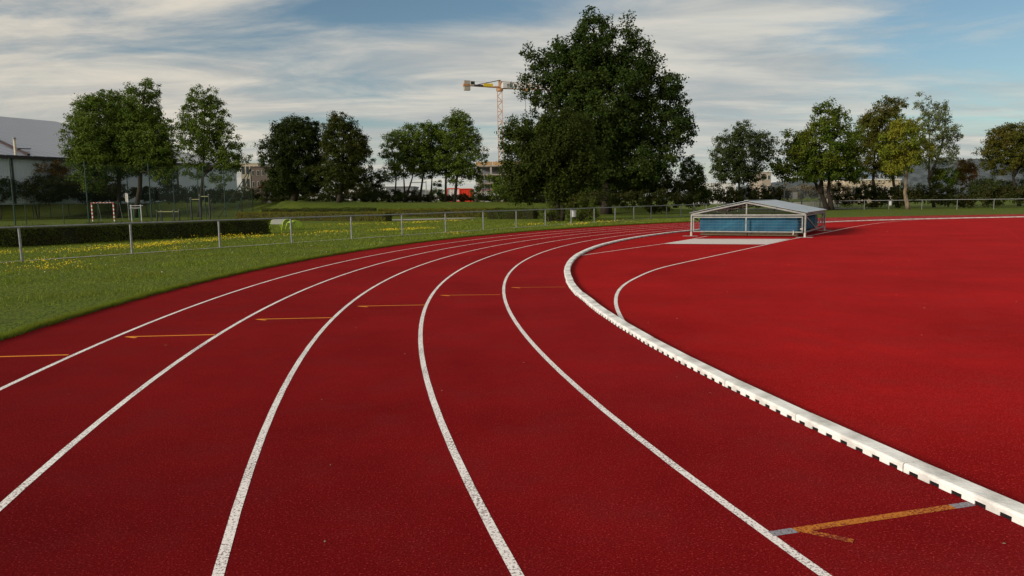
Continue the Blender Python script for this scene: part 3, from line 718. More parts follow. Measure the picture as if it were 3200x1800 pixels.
# --- slim group on the bank
Y = 93
def slim(px_base, pts, blobs, label, r, m_, gap=0.0):
    b = G(px_base, Y); tree('slim_tree', label, b, [px_blob(k[0], k[1], k[2] * 1.22, k[3] * 1.10, Y) for k in blobs], [tr_px(b, p, Y) for p in pts], r, m_, 0.58, 26, 0.185, 50, gap)
slim(1243, [[(1238, 560), (1232, 500), (1225, 450)]], [(1225, 470, 34, 55), (1215, 545, 34, 22), (1245, 440, 28, 32)], 'slim tree at the left end of the thin trunk group', 0.11, 'lf_ash')
slim(1274, [[(1262, 555), (1258, 480)], [(1290, 550), (1296, 470)]], [(1285, 455, 45, 60), (1262, 520, 42, 32)], 'slim tree with forked trunk, second of the thin trunk group', 0.12, 'lf_ash')
slim(1318, [[(1322, 550), (1325, 450), (1328, 400)]], [(1325, 440, 45, 55), (1320, 510, 50, 40), (1345, 405, 30, 24)], 'slim tree in the middle of the thin trunk group', 0.14, 'lf_ash')
slim(1352, [[(1350, 560), (1358, 470)]], [(1368, 480, 38, 60), (1345, 530, 32, 24)], 'short slim tree just left of the tallest thin trunk tree', 0.12, 'lf_oak')
slim(1398, [[(1394, 540), (1400, 440), (1410, 390)]], [(1402, 420, 42, 50), (1400, 500, 52, 50), (1380, 400, 24, 28)], 'slim tree with straight dark trunk, second from right of its group', 0.15, 'lf_ash')
slim(1426, [[(1430, 540), (1438, 440), (1440, 370)]], [(1440, 410, 44, 58), (1462, 480, 48, 70), (1490, 545, 26, 26), (1435, 375, 28, 26), (1430, 545, 40, 30)], 'tallest tree at the right end of the thin trunk group', 0.18, 'lf_ash', 0.0)
b = G(1368, Y - 4); shrub('shrub', 'small dark pointed bush among the thin trunks', b, [px_blob(1368, 605, 22, 20, Y - 4), px_blob(1368, 580, 12, 18, Y - 4)], 'lf_dark', 0.4, 36, 0.15, 10)
b = G(1492, Y - 4); shrub('shrub', 'green bush in front of the red container', b, [px_blob(1490, 602, 24, 26, Y - 4), px_blob(1500, 580, 14, 16, Y - 4)], 'lf_grey', 0.4, 30, 0.15, 12)
b = G(1560, Y - 4); shrub('shrub', 'light green bush below the unfinished concrete building', b, [px_blob(1560, 590, 42, 42, Y - 4), px_blob(1545, 560, 24, 24, Y - 4)], 'lf_ash', 0.45, 28, 0.16, 14, gap=0.15)

# --- the big tree and the drooping tree before it
Y = 78
b = G(1895, Y); tree('big_oak_tree', 'huge dark green tree towering over the middle of the picture', b,
    [px_blob(1880, 330, 175, 200, Y, 0, 0.9), px_blob(1800, 230, 130, 110, Y, 0, .9), px_blob(1855, 110, 62, 75, Y), px_blob(1848, 62, 26, 34, Y), px_blob(1955, 130, 34, 58, Y), px_blob(1958, 90, 20, 34, Y), px_blob(1990, 190, 62, 90, Y), px_blob(2030, 220, 40, 60, Y), px_blob(2060, 300, 75, 90, Y),
     px_blob(2100, 270, 46, 40, Y), px_blob(2085, 400, 85, 75, Y), px_blob(2125, 350, 38, 60, Y), px_blob(2130, 440, 42, 45, Y), px_blob(1690, 180, 42, 40, Y), px_blob(1665, 270, 50, 75, Y), px_blob(1655, 400, 68, 55, Y), px_blob(1780, 150, 48, 48, Y), px_blob(1745, 128, 34, 34, Y), px_blob(1900, 105, 42, 44, Y), px_blob(1655, 168, 30, 24, Y), px_blob(2005, 150, 34, 36, Y),
     px_blob(1990, 500, 130, 80, Y), px_blob(2030, 530, 70, 55, Y), px_blob(1800, 450, 150, 110, Y, 1), px_blob(1880, 560, 120, 50, Y, 1), px_blob(2140, 385, 26, 30, Y)],
    [tr_px(b, [(1893, 560), (1885, 420), (1870, 250), (1855, 90)], Y), tr_px(at(1893, 560, Y), [(1960, 440), (2040, 330), (2070, 290)], Y), tr_px(at(1893, 540, Y), [(1800, 400), (1700, 270)], Y)],
    0.55, 'lf_oak', 0.85, 34, 0.25, 150, gap=0.06)
Y = 57
b = G(1745, Y); tree('drooping_tree', 'dark tree with drooping feathery sprays in front of the huge tree', b,
    [px_blob(1740, 480, 125, 120, Y, 0, .9), px_blob(1660, 520, 95, 85, Y), px_blob(1620, 440, 55, 60, Y), px_blob(1750, 390, 90, 55, Y), px_blob(1820, 510, 75, 90, Y), px_blob(1640, 590, 62, 50, Y), px_blob(1760, 590, 75, 45, Y), px_blob(1585, 415, 24, 14, Y), px_blob(1585, 460, 20, 12, Y), px_blob(1600, 540, 36, 70, Y), px_blob(1575, 520, 16, 12, Y)],
    [tr_px(b, [(1742, 600), (1735, 520), (1735, 400)], Y), tr_px(at(1724, 690, Y), [(1728, 600), (1700, 520)], Y), tr_px(at(1755, 690, Y), [(1762, 610), (1800, 520)], Y)],
    0.20, 'lf_yew', 0.55, 34, 0.17, 120, droop=0.7, flat=1.2)
b = G(1720, Y - 2); shrub('clipped_shrub', 'clipped green shrub left of the drooping tree trunk behind the railing', b, [px_blob(1715, 662, 36, 32, Y - 2, 0, .8), px_blob(1738, 668, 18, 28, Y - 2)], 'lf_hedge', 0.3, 40, 0.09, 10)
b = G(1815, Y - 2); shrub('clipped_shrub', 'bigger dark shrub right of the drooping tree trunk behind the bin', b, [px_blob(1812, 650, 46, 46, Y - 2), px_blob(1848, 650, 24, 40, Y - 2), px_blob(1785, 668, 24, 28, Y - 2)], 'lf_hedge', 0.32, 40, 0.10, 10)

# --- right of the big tree
Y = 90
b = G(2165, Y); shrub('shrub', 'tall dark bush at the right foot of the huge tree', b, [px_blob(2160, 560, 45, 62, Y), px_blob(2185, 595, 32, 45, Y), px_blob(2150, 510, 22, 32, Y)], 'lf_oak', 0.5, 30, 0.18, 20)
Y = 99
b = G(2309, Y); tree('grey_tree', 'grey green tree with pointed top left of the shelter roof', b,
    [px_blob(2320, 470, 75, 72, Y), px_blob(2265, 480, 48, 70, Y), px_blob(2325, 405, 30, 32, Y), px_blob(2385, 460, 42, 62, Y), px_blob(2370, 425, 22, 28, Y), px_blob(2310, 545, 82, 36, Y), px_blob(2245, 540, 32, 30, Y)],
    [tr_px(b, [(2308, 560), (2318, 470), (2325, 400)], Y)], 0.16, 'lf_grey', 0.62, 26, 0.2, 80, gap=0.2)
Y = 87
b = G(2584, Y); tree('maple_tree', 'dark green maple with two forked trunks behind the shelter', b,
    [px_blob(2570, 460, 105, 80, Y), px_blob(2590, 370, 55, 50, Y), px_blob(2545, 345, 26, 24, Y), px_blob(2625, 355, 24, 26, Y), px_blob(2490, 460, 55, 55, Y), px_blob(2445, 505, 42, 50, Y), px_blob(2500, 540, 70, 36, Y), px_blob(2660, 450, 50, 70, Y), px_blob(2650, 540, 60, 34, Y), px_blob(2580, 520, 100, 48, Y), px_blob(2480, 425, 30, 20, Y), px_blob(2445, 540, 34, 26, Y)],
    [tr_px(b + Vector((0.25, 0, 0)), [(2589, 600), (2592, 540), (2596, 440), (2590, 360)], Y), tr_px(b - Vector((0.2, 0, 0)), [(2566, 605), (2548, 570), (2525, 545), (2490, 480)], Y), tr_px(at(2566, 605, Y), [(2568, 550), (2560, 440)], Y)],
    0.27, 'lf_maple', 0.72, 26, 0.24, 90, gap=0.08)
Y = 104
b = G(2727, Y); tree('olive_tree', 'bronze olive tree standing behind the yellow green tree', b,
    [px_blob(2755, 400, 75, 70, Y), px_blob(2780, 335, 50, 34, Y), px_blob(2725, 375, 34, 40, Y), px_blob(2730, 480, 60, 70, Y), px_blob(2790, 500, 60, 60, Y), px_blob(2710, 540, 36, 24, Y)],
    [tr_px(b, [(2728, 560), (2735, 470), (2755, 370)], Y), tr_px(tuple(G(2792, Y)), [(2790, 560), (2785, 450)], Y)], 0.26, 'lf_olive', 0.7, 28, 0.22, 70, gap=0.08)
Y = 96
b = G(2905, Y); tree('pale_tree', 'tall airy pale green tree behind the yellow green one', b,
    [px_blob(2905, 400, 62, 75, Y), px_blob(2885, 325, 32, 36, Y), px_blob(2930, 345, 26, 36, Y), px_blob(2960, 420, 40, 55, Y), px_blob(2945, 480, 52, 40, Y), px_blob(2880, 480, 50, 50, Y), px_blob(2955, 330, 10, 18, Y), px_blob(2985, 470, 22, 26, Y)],
    [tr_px(b, [(2902, 560), (2905, 460), (2900, 330)], Y), tr_px(at(2902, 560, Y), [(2940, 470), (2955, 380)], Y)], 0.18, 'lf_pale', 0.55, 22, 0.19, 110, gap=0.50)
Y = 83
b = G(2826, Y); tree('yellowing_tree', 'yellow green tree with pale bare trunk beside the right railing', b,
    [px_blob(2815, 440, 68, 72, Y), px_blob(2830, 395, 42, 34, Y), px_blob(2780, 475, 40, 55, Y), px_blob(2860, 480, 42, 55, Y), px_blob(2815, 520, 62, 30, Y), px_blob(2900, 470, 26, 22, Y), px_blob(2770, 520, 24, 28, Y)],
    [tr_px(b, [(2828, 600), (2834, 555), (2832, 470), (2825, 400)], Y)], 0.22, 'lf_yellow', 0.62, 24, 0.21, 70, gap=0.18, bark='bark_pale')
Y = 95
b = G(3168, Y); tree('spreading_tree', 'dark spreading tree at the right edge of the picture', b,
    [px_blob(3165, 450, 85, 60, Y), px_blob(3130, 425, 42, 38, Y), px_blob(3200, 420, 55, 40, Y), px_blob(3090, 470, 40, 20, Y), px_blob(3150, 510, 75, 34, Y), px_blob(3230, 500, 60, 45, Y), px_blob(3100, 440, 22, 20, Y)],
    [tr_px(b, [(3167, 560), (3165, 480), (3160, 410)], Y), tr_px(at(3167, 550, Y), [(3210, 480), (3230, 430)], Y)], 0.20, 'lf_olive', 0.62, 26, 0.2, 80, gap=0.12)
Y = 101
b = G(3020, Y); shrub('shrub', 'orange russet bush left of the spreading tree', b, [px_blob(3020, 545, 38, 50, Y), px_blob(3025, 520, 24, 26, Y)], 'lf_red', 0.55, 28, 0.19, 24)
b = G(2950, Y - 4); shrub('shrub', 'bright yellow green bush behind the right railing', b, [px_blob(2950, 560, 42, 42, Y - 4), px_blob(2935, 540, 26, 24, Y - 4)], 'lf_maple', 0.55, 28, 0.19, 24)
b = G(3095, Y - 4); shrub('shrub', 'dull green bush below the spreading tree', b, [px_blob(3085, 585, 55, 34, Y - 4), px_blob(3190, 590, 60, 30, Y - 4)], 'lf_grey', 0.55, 28, 0.19, 20)

# --- continuous growth nobody could count
def growth(name, label, blobs, leafm, cl, per, leaf):
    C, O = clump_points(blobs, cl); C[:, 2] = np.maximum(C[:, 2], np.array([terrain(x, y) + 0.1 for x, y, _ in C]))
    co, fa = foliage(C, O, cl, per, leaf)
    return tag(link(name, raw_mesh(name, co, fa, 4), M[leafm]), label, None, None, 'stuff')
def row(px0, px1, py, ry, Y0_, Y1_, n, rx, jy=6):
    return [px_blob(px0 + (px1 - px0) * i / (n - 1) + random.uniform(-6, 6), py + random.uniform(-jy, jy), rx * random.uniform(.8, 1.2), ry * random.uniform(.75, 1.25), Y0_ + (Y1_ - Y0_) * i / (n - 1)) for i in range(n)]
tag(growth('hedgerow', 'dark hedgerow of mixed bushes behind the right railing', row(2630, 3240, 612, 34, 92, 84, 18, 36), 'lf_under', 0.6, 34, 0.20), kind='stuff')
growth('hedgerow', 'dark bushes between the huge tree and the gate', row(2195, 2440, 612, 30, 97, 100, 8, 34), 'lf_under', 0.6, 36, 0.20)
growth('undergrowth', 'dark undergrowth along the top of the grass bank', row(830, 1620, 622, 10, 97, 95, 30, 20, 3) + row(845, 1160, 602, 24, 101, 99, 12, 28, 4) + row(1190, 1300, 612, 14, 99, 99, 5, 22, 3) + row(1330, 1540, 619, 11, 99, 98, 10, 20, 3), 'lf_under', 0.45, 34, 0.17)
growth('undergrowth', 'dark tangled undergrowth below the huge tree', row(1600, 2150, 596, 46, 92, 88, 17, 38) + row(1930, 2070, 565, 38, 88, 88, 5, 36) + row(1850, 2150, 622, 28, 73, 78, 10, 34), 'lf_under', 0.6, 34, 0.2)
growth('undergrowth', 'dark undergrowth along the foot of the hall', row(-20, 760, 618, 13, 112, 104, 24, 28, 4), 'lf_under', 0.55, 30, 0.2)
growth('reeds', 'dry pale brown reeds behind the metal gate', row(2440, 2640, 600, 24, 116, 116, 9, 24), 'lf_reed', 0.6, 26, 0.22)

# --- hedges
def hedge(label, p0, p1, w, h, leafm, leaf, dens):
    p0, p1 = Vector(p0), Vector(p1); d = p1 - p0; L = d.length; d.normalize(); n = Vector((-d.y, d.x)); c = (p0 + p1) / 2
    rz = math.atan2(d.y, d.x); z = terrain(c.x, c.y)
    t = thing('hedge', label, 'hedge', (c.x, c.y, z), rz)
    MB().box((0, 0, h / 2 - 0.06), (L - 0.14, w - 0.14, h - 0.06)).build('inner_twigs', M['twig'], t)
    A = [(L * w, 2), (L * h, 0), (L * h, 1), (w * h, 3), (w * h, 4)]; P = []; Nn = []
    for ar, k in A:
        m_ = int(ar * dens); u = RNG.uniform(-.5, .5, m_); v = RNG.uniform(0, 1, m_)
        if k == 2: p = np.stack([u * L, (v - .5) * w, np.full(m_, h)], 1); nr = (0, 0, 1)
        elif k == 0: p = np.stack([u * L, np.full(m_, -w / 2), v * h], 1); nr = (0, -1, 0.2)
        elif k == 1: p = np.stack([u * L, np.full(m_, w / 2), v * h], 1); nr = (0, 1, 0.2)
        else: s = -1 if k == 3 else 1; p = np.stack([np.full(m_, s * L / 2), u * w, v * h], 1); nr = (s, 0, 0.2)
        und = 0.05 * np.sin(p[:, 0] * 2.1 + 1) * np.sin(p[:, 0] * .7) + 0.025 * np.sin(p[:, 0] * 5.3 + p[:, 2] * 4)
        nv = np.array(nr); p = p + nv * (und + RNG.normal(-0.02, 0.03, m_) + 0.10 * RNG.uniform(size=m_) * (RNG.uniform(size=m_) < 0.04))[:, None]
        P.append(p); Nn.append(np.tile(nv, (m_, 1)) + RNG.normal(0, 0.55, (m_, 3)))
    P = np.concatenate(P); Nn = np.concatenate(Nn); P[:, 2] = np.maximum(P[:, 2], 0.01)
    co, fa = leaf_cards(P, Nn, np.full(len(P), leaf))
    link('foliage', raw_mesh('foliage', co, fa, 4), M[leafm], t)
hn = fn * 0.5
e0 = Vector((-13.45, 39.9)); hedge('long low dark hedge behind the left railing', tuple(e0 - fd * 24), tuple(e0), 1.0, 0.80, 'lf_hedge', 0.060, 900)
hedge('olive green clipped hedge left of the gravel path', (-27.5, 74.5), (-10.5, 63.0), 1.0, 0.78, 'lf_hedge_olive', 0.08, 420)
hedge('long olive hedge behind the gravel path', (-14.0, 79.0), (-1.8, 74.6), 1.0, 0.86, 'lf_hedge_olive', 0.09, 380)
hedge('thin dark hedge at the foot of the grass bank', (-27.0, 80.2), (-14.4, 78.2), 0.9, 0.80, 'lf_hedge', 0.09, 380)
hedge('short black green hedge left of the drooping tree', (-1.9, 66.2), (2.2, 63.4), 1.0, 0.90, 'lf_hedge', 0.08, 500)

# ================================================================== SPORTS COURT ON THE LEFT
M['green_post'] = mat('green_post_paint', (0.022, 0.060, 0.045), 0.5, var=0.3, scale=5)
def net_mat():
    mm = bpy.data.materials.new('ball_net'); mm.use_nodes = True
    nt = mm.node_tree; N = nt.nodes; Lk = nt.links; b = N['Principled BSDF']
    b.inputs['Base Color'].default_value = (0.012, 0.028, 0.020, 1); b.inputs['Roughness'].default_value = 0.8
    out = [n for n in N if n.type == 'OUTPUT_MATERIAL'][0]
    tr = N.new('ShaderNodeBsdfTransparent'); ms = N.new('ShaderNodeMixShader')
    tc = N.new('ShaderNodeTexCoord'); no = N.new('ShaderNodeTexNoise'); no.inputs['Scale'].default_value = 0.5; Lk.new(tc.outputs['Object'], no.inputs[0])
    r = N.new('ShaderNodeMapRange'); r.inputs[3].default_value = 0.11; r.inputs[4].default_value = 0.21; Lk.new(no.outputs['Fac'], r.inputs[0])
    Lk.new(r.outputs[0], ms.inputs[0]); Lk.new(tr.outputs[0], ms.inputs[1]); Lk.new(b.outputs[0], ms.inputs[2]); Lk.new(ms.outputs[0], out.inputs[0])
    return mm
M['net'] = net_mat()
def net_fence(label, pts, h, braces=()):
    b = Vector((pts[0][0], pts[0][1], 0)); t = thing('ball_net_fence', label, 'net fence', b, 0, 'net fences round the court')
    for i, (x, y) in enumerate(pts):
        z = terrain(x, y); MB().tube([(x - b.x, y - b.y, z - .02), (x - b.x, y - b.y, z + h)], [0.065, 0.055], 8).build('post', M['green_post'], t)
    for i in range(len(pts) - 1):
        (x0, y0), (x1, y1) = pts[i], pts[i + 1]; n = 8; q = MB()
        for k in range(n + 1):
            f = k / n; sag = 0.18 * math.sin(math.pi * f); x, y = x0 + (x1 - x0) * f - b.x, y0 + (y1 - y0) * f - b.y; z = terrain(x + b.x, y + b.y)
            q.v += [(x, y, z + 0.02), (x, y, z + 1.9), (x, y, z + h - 0.1 - sag)]
        for k in range(n): q.f += [(3 * k, 3 * k + 3, 3 * k + 4, 3 * k + 1), (3 * k + 1, 3 * k + 4, 3 * k + 5, 3 * k + 2)]
        q.build('net_panel', M['net'], t)
    for a, c in braces: MB().tube([Vector(a) - b, Vector(c) - b], 0.05, 8).build('brace', M['green_post'], t)
    return t
nd = Vector((0.505, 0.863)); c0 = Vector((-31.5, 89.7))
side = [tuple(c0 - nd * 6.69 * k) for k in range(0, 7)][::-1]
ed = Vector((-0.864, 0.503)); endp = [tuple(c0 + ed * 5.0 * k) for k in range(0, 11)]
br = [((c0.x, c0.y, 5.9), (*(c0 - nd * 3.2 + Vector((-1.2, -1))), 0.0)), ((c0.x, c0.y, 5.9), (*(c0 + ed * 3.2), 0.0))]
net_fence('green ball net fence along the near side of the court', side, 6.0, br)
net_fence('green ball net fence closing the far end of the court', endp, 6.0)
# low wire fence along the near side
lf = [tuple(c0 - nd * 3.3 * k + Vector((1.1, -0.7))) for k in range(1, 13)]
t = thing('low_fence', 'low dark fence with a top bar in front of the court', 'fence', (*lf[0], 0))
for (x, y) in lf: MB().tube([(x - lf[0][0], y - lf[0][1], -.03), (x - lf[0][0], y - lf[0][1], 1.95)], 0.035, 6).build('post', M['green_post'], t)
for i in range(len(lf) - 1):
    a = Vector((*lf[i], 0)) - Vector((*lf[0], 0)); c = Vector((*lf[i + 1], 0)) - Vector((*lf[0], 0))
    MB().tube([a + Vector((0, 0, 1.92)), c + Vector((0, 0, 1.92))], 0.025, 6).build('top_bar', M['green_post'], t)

# goal
M['white_paint'] = mat('white_paint', (0.78, 0.76, 0.73), 0.5, var=0.1, scale=6)
M['red_paint'] = mat('red_paint', (0.46, 0.075, 0.06), 0.5, var=0.15, scale=6)
def goal():
    p = at(324, 690, 78); t = thing('handball_goal', 'red and white striped handball goal on the court', 'goal', (p.x, p.y, -0.02), R(-18))
    W, H, s = 2.95, 2.03, 0.10
    for x in (-W / 2, W / 2):
        n = 10
        post = MB().bar((x, 0, 0), (x, 0, H - s), s * 0.9).build('goal_post', M['white_paint'], t)
        for k in range(n):
            z0 = (H - s) * k / n
            if k % 2: MB().box((x, 0, z0 + (H - s) / n / 2), (s * 1.02, s * 1.02, (H - s) / n)).build('red_band', M['red_paint'], post)
    bar_ = MB().bar((-W / 2 - .05, 0, H - s / 2), (W / 2 + .05, 0, H - s / 2), s * 0.9).build('crossbar', M['white_paint'], t)
    n = 13
    for k in range(n):
        if k % 2 == 0: MB().box((-W / 2 + W * (k + .5) / n, 0, H - s / 2), (W / n, s * 1.02, s * 1.02)).build('red_band', M['red_paint'], bar_)
    for x in (-W / 2, W / 2):
        MB().tube([(x, 0.05, H - 0.08), (x, 0.8, H - 0.1), (x, 1.1, 0.03), (x, 0.05, 0.03)], 0.022, 6).build('net_hoop', M['galv'], t)
    q = MB()
    for k in range(16):
        x = -W / 2 + W * k / 15; q.bar((x, 0.8, H - 0.1), (x, 1.1, 0.03), 0.012); 
    for k in range(11):
        z = 0.05 + k * 0.18; y = 1.1 - 0.3 * (z / H); q.bar((-W / 2, y, z), (W / 2, y, z), 0.012)
    q.build('net', M['net'], t)
goal()
# outdoor gym
M['dark_post'] = mat('anthracite_post', (0.035, 0.042, 0.045), 0.5, var=0.2, scale=4)
M['pale_bar'] = mat('pale_yellow_bar', (0.46, 0.46, 0.22), 0.4, var=0.15, scale=9)
M['lime'] = mat('lime_paint', (0.36, 0.52, 0.045), 0.4, var=0.12, scale=5)
def gym():
    Yd = 80
    p = at(628, 685, Yd); t = thing('pull_up_station', 'stepped pull up bars on three dark posts beside the court', 'exercise station', (p.x, p.y, -.02), R(5))
    xs = [(601 - 628) * Yd / FPX, 0.03, (656 - 628) * Yd / FPX]; hs = [2.35, 2.66, 2.70]
    for x, h in zip(xs, hs): MB().tube([(x, 0, -.02), (x, 0, h)], 0.085, 10).build('post', M['dark_post'], t); MB().tube([(x, 0, h), (x, 0, h + .05)], 0.10, 10).build('cap', M['galv'], t)
    MB().tube([(xs[0], 0, hs[0] - .14), (xs[1], 0, hs[0] - .14)], 0.035, 8).build('bar', M['pale_bar'], t); MB().tube([(xs[1], 0, hs[1] - .14), (xs[2], 0, hs[1] - .14)], 0.035, 8).build('bar', M['pale_bar'], t)
    p = at(524, 688, 75); t = thing('dip_bars', 'low parallel dip bars on dark posts in front of the court', 'exercise station', (p.x, p.y, -.02), R(8))
    for x, y, h in ((-1.0, 0, 1.1), (-.72, .5, 1.05), (.62, 0, 1.1), (1.0, .5, 1.1)): MB().tube([(x, y, -.02), (x, y, h)], 0.075, 8).build('post', M['dark_post'], t); MB().tube([(x, y, h), (x, y, h + .04)], 0.085, 8).build('cap', M['galv'], t)
    MB().tube([(-1.0, 0, .98), (.62, 0, .98)], 0.03, 8).build('bar', M['pale_bar'], t); MB().tube([(-.72, .5, .95), (1.0, .5, .95)], 0.03, 8).build('bar', M['pale_bar'], t)
    p = at(428, 692, 70); t = thing('swing_trainer', 'pale steel frame trainer with a green hanging loop by the court', 'exercise station', (p.x, p.y, -.02), R(4))
    for x in (-.45, .45): MB().tube([(x, 0, -.02), (x, 0, 1.72)], 0.05, 8).build('post', M['bin'], t)
    for z in (1.62, 1.36): MB().tube([(-.56, 0, z), (.66 if z > 1.5 else .5, 0, z)], 0.03, 8).build('crossbar', M['bin'], t)
    MB().tube([(-.56, -.05, 1.40), (-.4, -.1, 1.46), (-.2, -.1, 1.42), (.2, -.1, 1.42), (.4, -.1, 1.46)], 0.025, 6).build('handle', M['bin'], t)
    MB().tube([(-.26, 0, 1.36), (-.24, 0, .5), (-.16, 0, .42), (.16, 0, .42), (.24, 0, .5), (.26, 0, 1.36)], 0.028, 6).build('hanging_loop', M['loop'], t)
    p = at(401, 690, 82); t = thing('notice_board', 'narrow white notice board on a post behind the goal', 'sign', (p.x, p.y, -.02), R(6))
    MB().tube([(0.1, 0, 0), (0.1, 0, 2.2)], 0.04, 8).build('post', M['galv'], t)
    MB().box((-.06, -.06, 2.55), (0.10, 0.03, 0.98)).build('board', M['board'], t); MB().box((.1, -.06, 2.5), (0.17, 0.03, 1.0)).build('board', M['board'], t)
    MB().box((0.04, -.025, 2.5), (0.34, 0.03, 0.08)).build('bracket', M['galv'], t)
M['loop'] = mat('green_strap', (0.03, 0.20, 0.07), 0.6, var=0.2)
M['board'] = mat('notice_white', (0.72, 0.70, 0.64), 0.6, color2=(0.35, 0.36, 0.36), scale=9, lo=0.40, hi=0.46)
gym()
# lime green loungers
M['seat_grey'] = mat('seat_grey_mesh', (0.24, 0.25, 0.22), 0.8, var=0.2, scale=20)
def lounger(label, p, rz, L, H, Wd, slats):
    t = thing('lime_seat', label, 'seat', (p[0], p[1], -.02), rz, 'lime green seats on the lawn')
    n = 14
    for y in (-Wd / 2, Wd / 2):
        pts = [(-L / 2 - 0.10, y, 0)] + [(-L / 2 * math.cos(math.pi * k / n), y, H * (0.52 + 0.48 * math.sin(math.pi * k / n))) for k in range(n + 1)] + [(L / 2 + 0.10, y, 0)]
        MB().tube(pts, 0.035, 8).build('arched_frame', M['lime'], t, smooth=True)
    if slats:
        for k in range(1, n):
            if k in (3, 4, 6, 7, 9, 10, 11): 
                a = math.pi * k / n; MB().box((-L / 2 * math.cos(a), 0, H * (.52 + .48 * math.sin(a)) + .01), (0.055, Wd, 0.02), 0, 0, -math.cos(a) * 0.9).build('slat', M['lime'], t)
        MB().tube([(L * .18, -Wd / 2 - .03, H * .62), (L * .18, -Wd / 2 - .06, H * .62)], 0.20, 16).build('round_panel', M['lime'], t)
    else:
        q = MB()
        for k in range(0, n // 2 + 4):
            a = math.pi * k / n; x, z = -L / 2 * math.cos(a), H * (.52 + .48 * math.sin(a)); q.v += [(x, -Wd / 2, z + .035), (x, Wd / 2, z + .035)]
        for k in range(n // 2 + 3): q.f.append((2 * k, 2 * k + 2, 2 * k + 3, 2 * k + 1))
        o = q.build('seat_mesh', M['seat_grey'], t); s_ = o.modifiers.new('s', 'SOLIDIFY'); s_.thickness = .02
    return t
p = at(880, 716, 44.5); lounger('lime green arched lounge seat with grey mesh top on the lawn', (p.x, p.y), R(62), 0.80, 0.66, 1.0, False)
p = at(920, 716, 46.0); lounger('smaller lime green slatted seat with round end beside the post', (p.x, p.y), R(40), 0.72, 0.52, 0.6, True)

# ================================================================== BUILDINGS AND SITE BEHIND
M['hall_wall'] = mat('hall_wall_sheet', (0.58, 0.66, 0.72), 0.5, color2=(0.49, 0.57, 0.63), scale=0.6, spec=0.4)
M['hall_dark'] = mat('hall_gutter', (0.045, 0.040, 0.045), 0.6, var=0.2)
M['rust_strip'] = mat('roof_flashing', (0.045, 0.020, 0.018), 0.6, var=0.2)
M['flue'] = mat('flue_cream', (0.66, 0.60, 0.48), 0.5, var=0.15, scale=4)
def solar_mat():
    mm = mat('solar_roof', (0.115, 0.125, 0.16), 0.28, color2=(0.085, 0.095, 0.125), scale=0.25, spec=0.6)
    nt = mm.node_tree; N = nt.nodes; Lk = nt.links; b = N['Principled BSDF']
    tc = N.new('ShaderNodeTexCoord'); br_ = N.new('ShaderNodeTexBrick'); br_.offset = 0
    br_.inputs['Scale'].default_value = 1.0; br_.inputs['Mortar Size'].default_value = 0.09; br_.inputs['Brick Width'].default_value = 1.75; br_.inputs['Row Height'].default_value = 1.1
    Lk.new(tc.outputs['Object'], br_.inputs['Vector'])
    mx = N.new('ShaderNodeMixRGB'); Lk.new(br_.outputs['Fac'], mx.inputs[0])
    old = b.inputs['Base Color'].links[0].from_socket; Lk.new(old, mx.inputs[1]); mx.inputs[2].default_value = (0.30, 0.31, 0.35, 1); Lk.new(mx.outputs[0], b.inputs['Base Color'])
    return mm
M['solar'] = solar_mat()
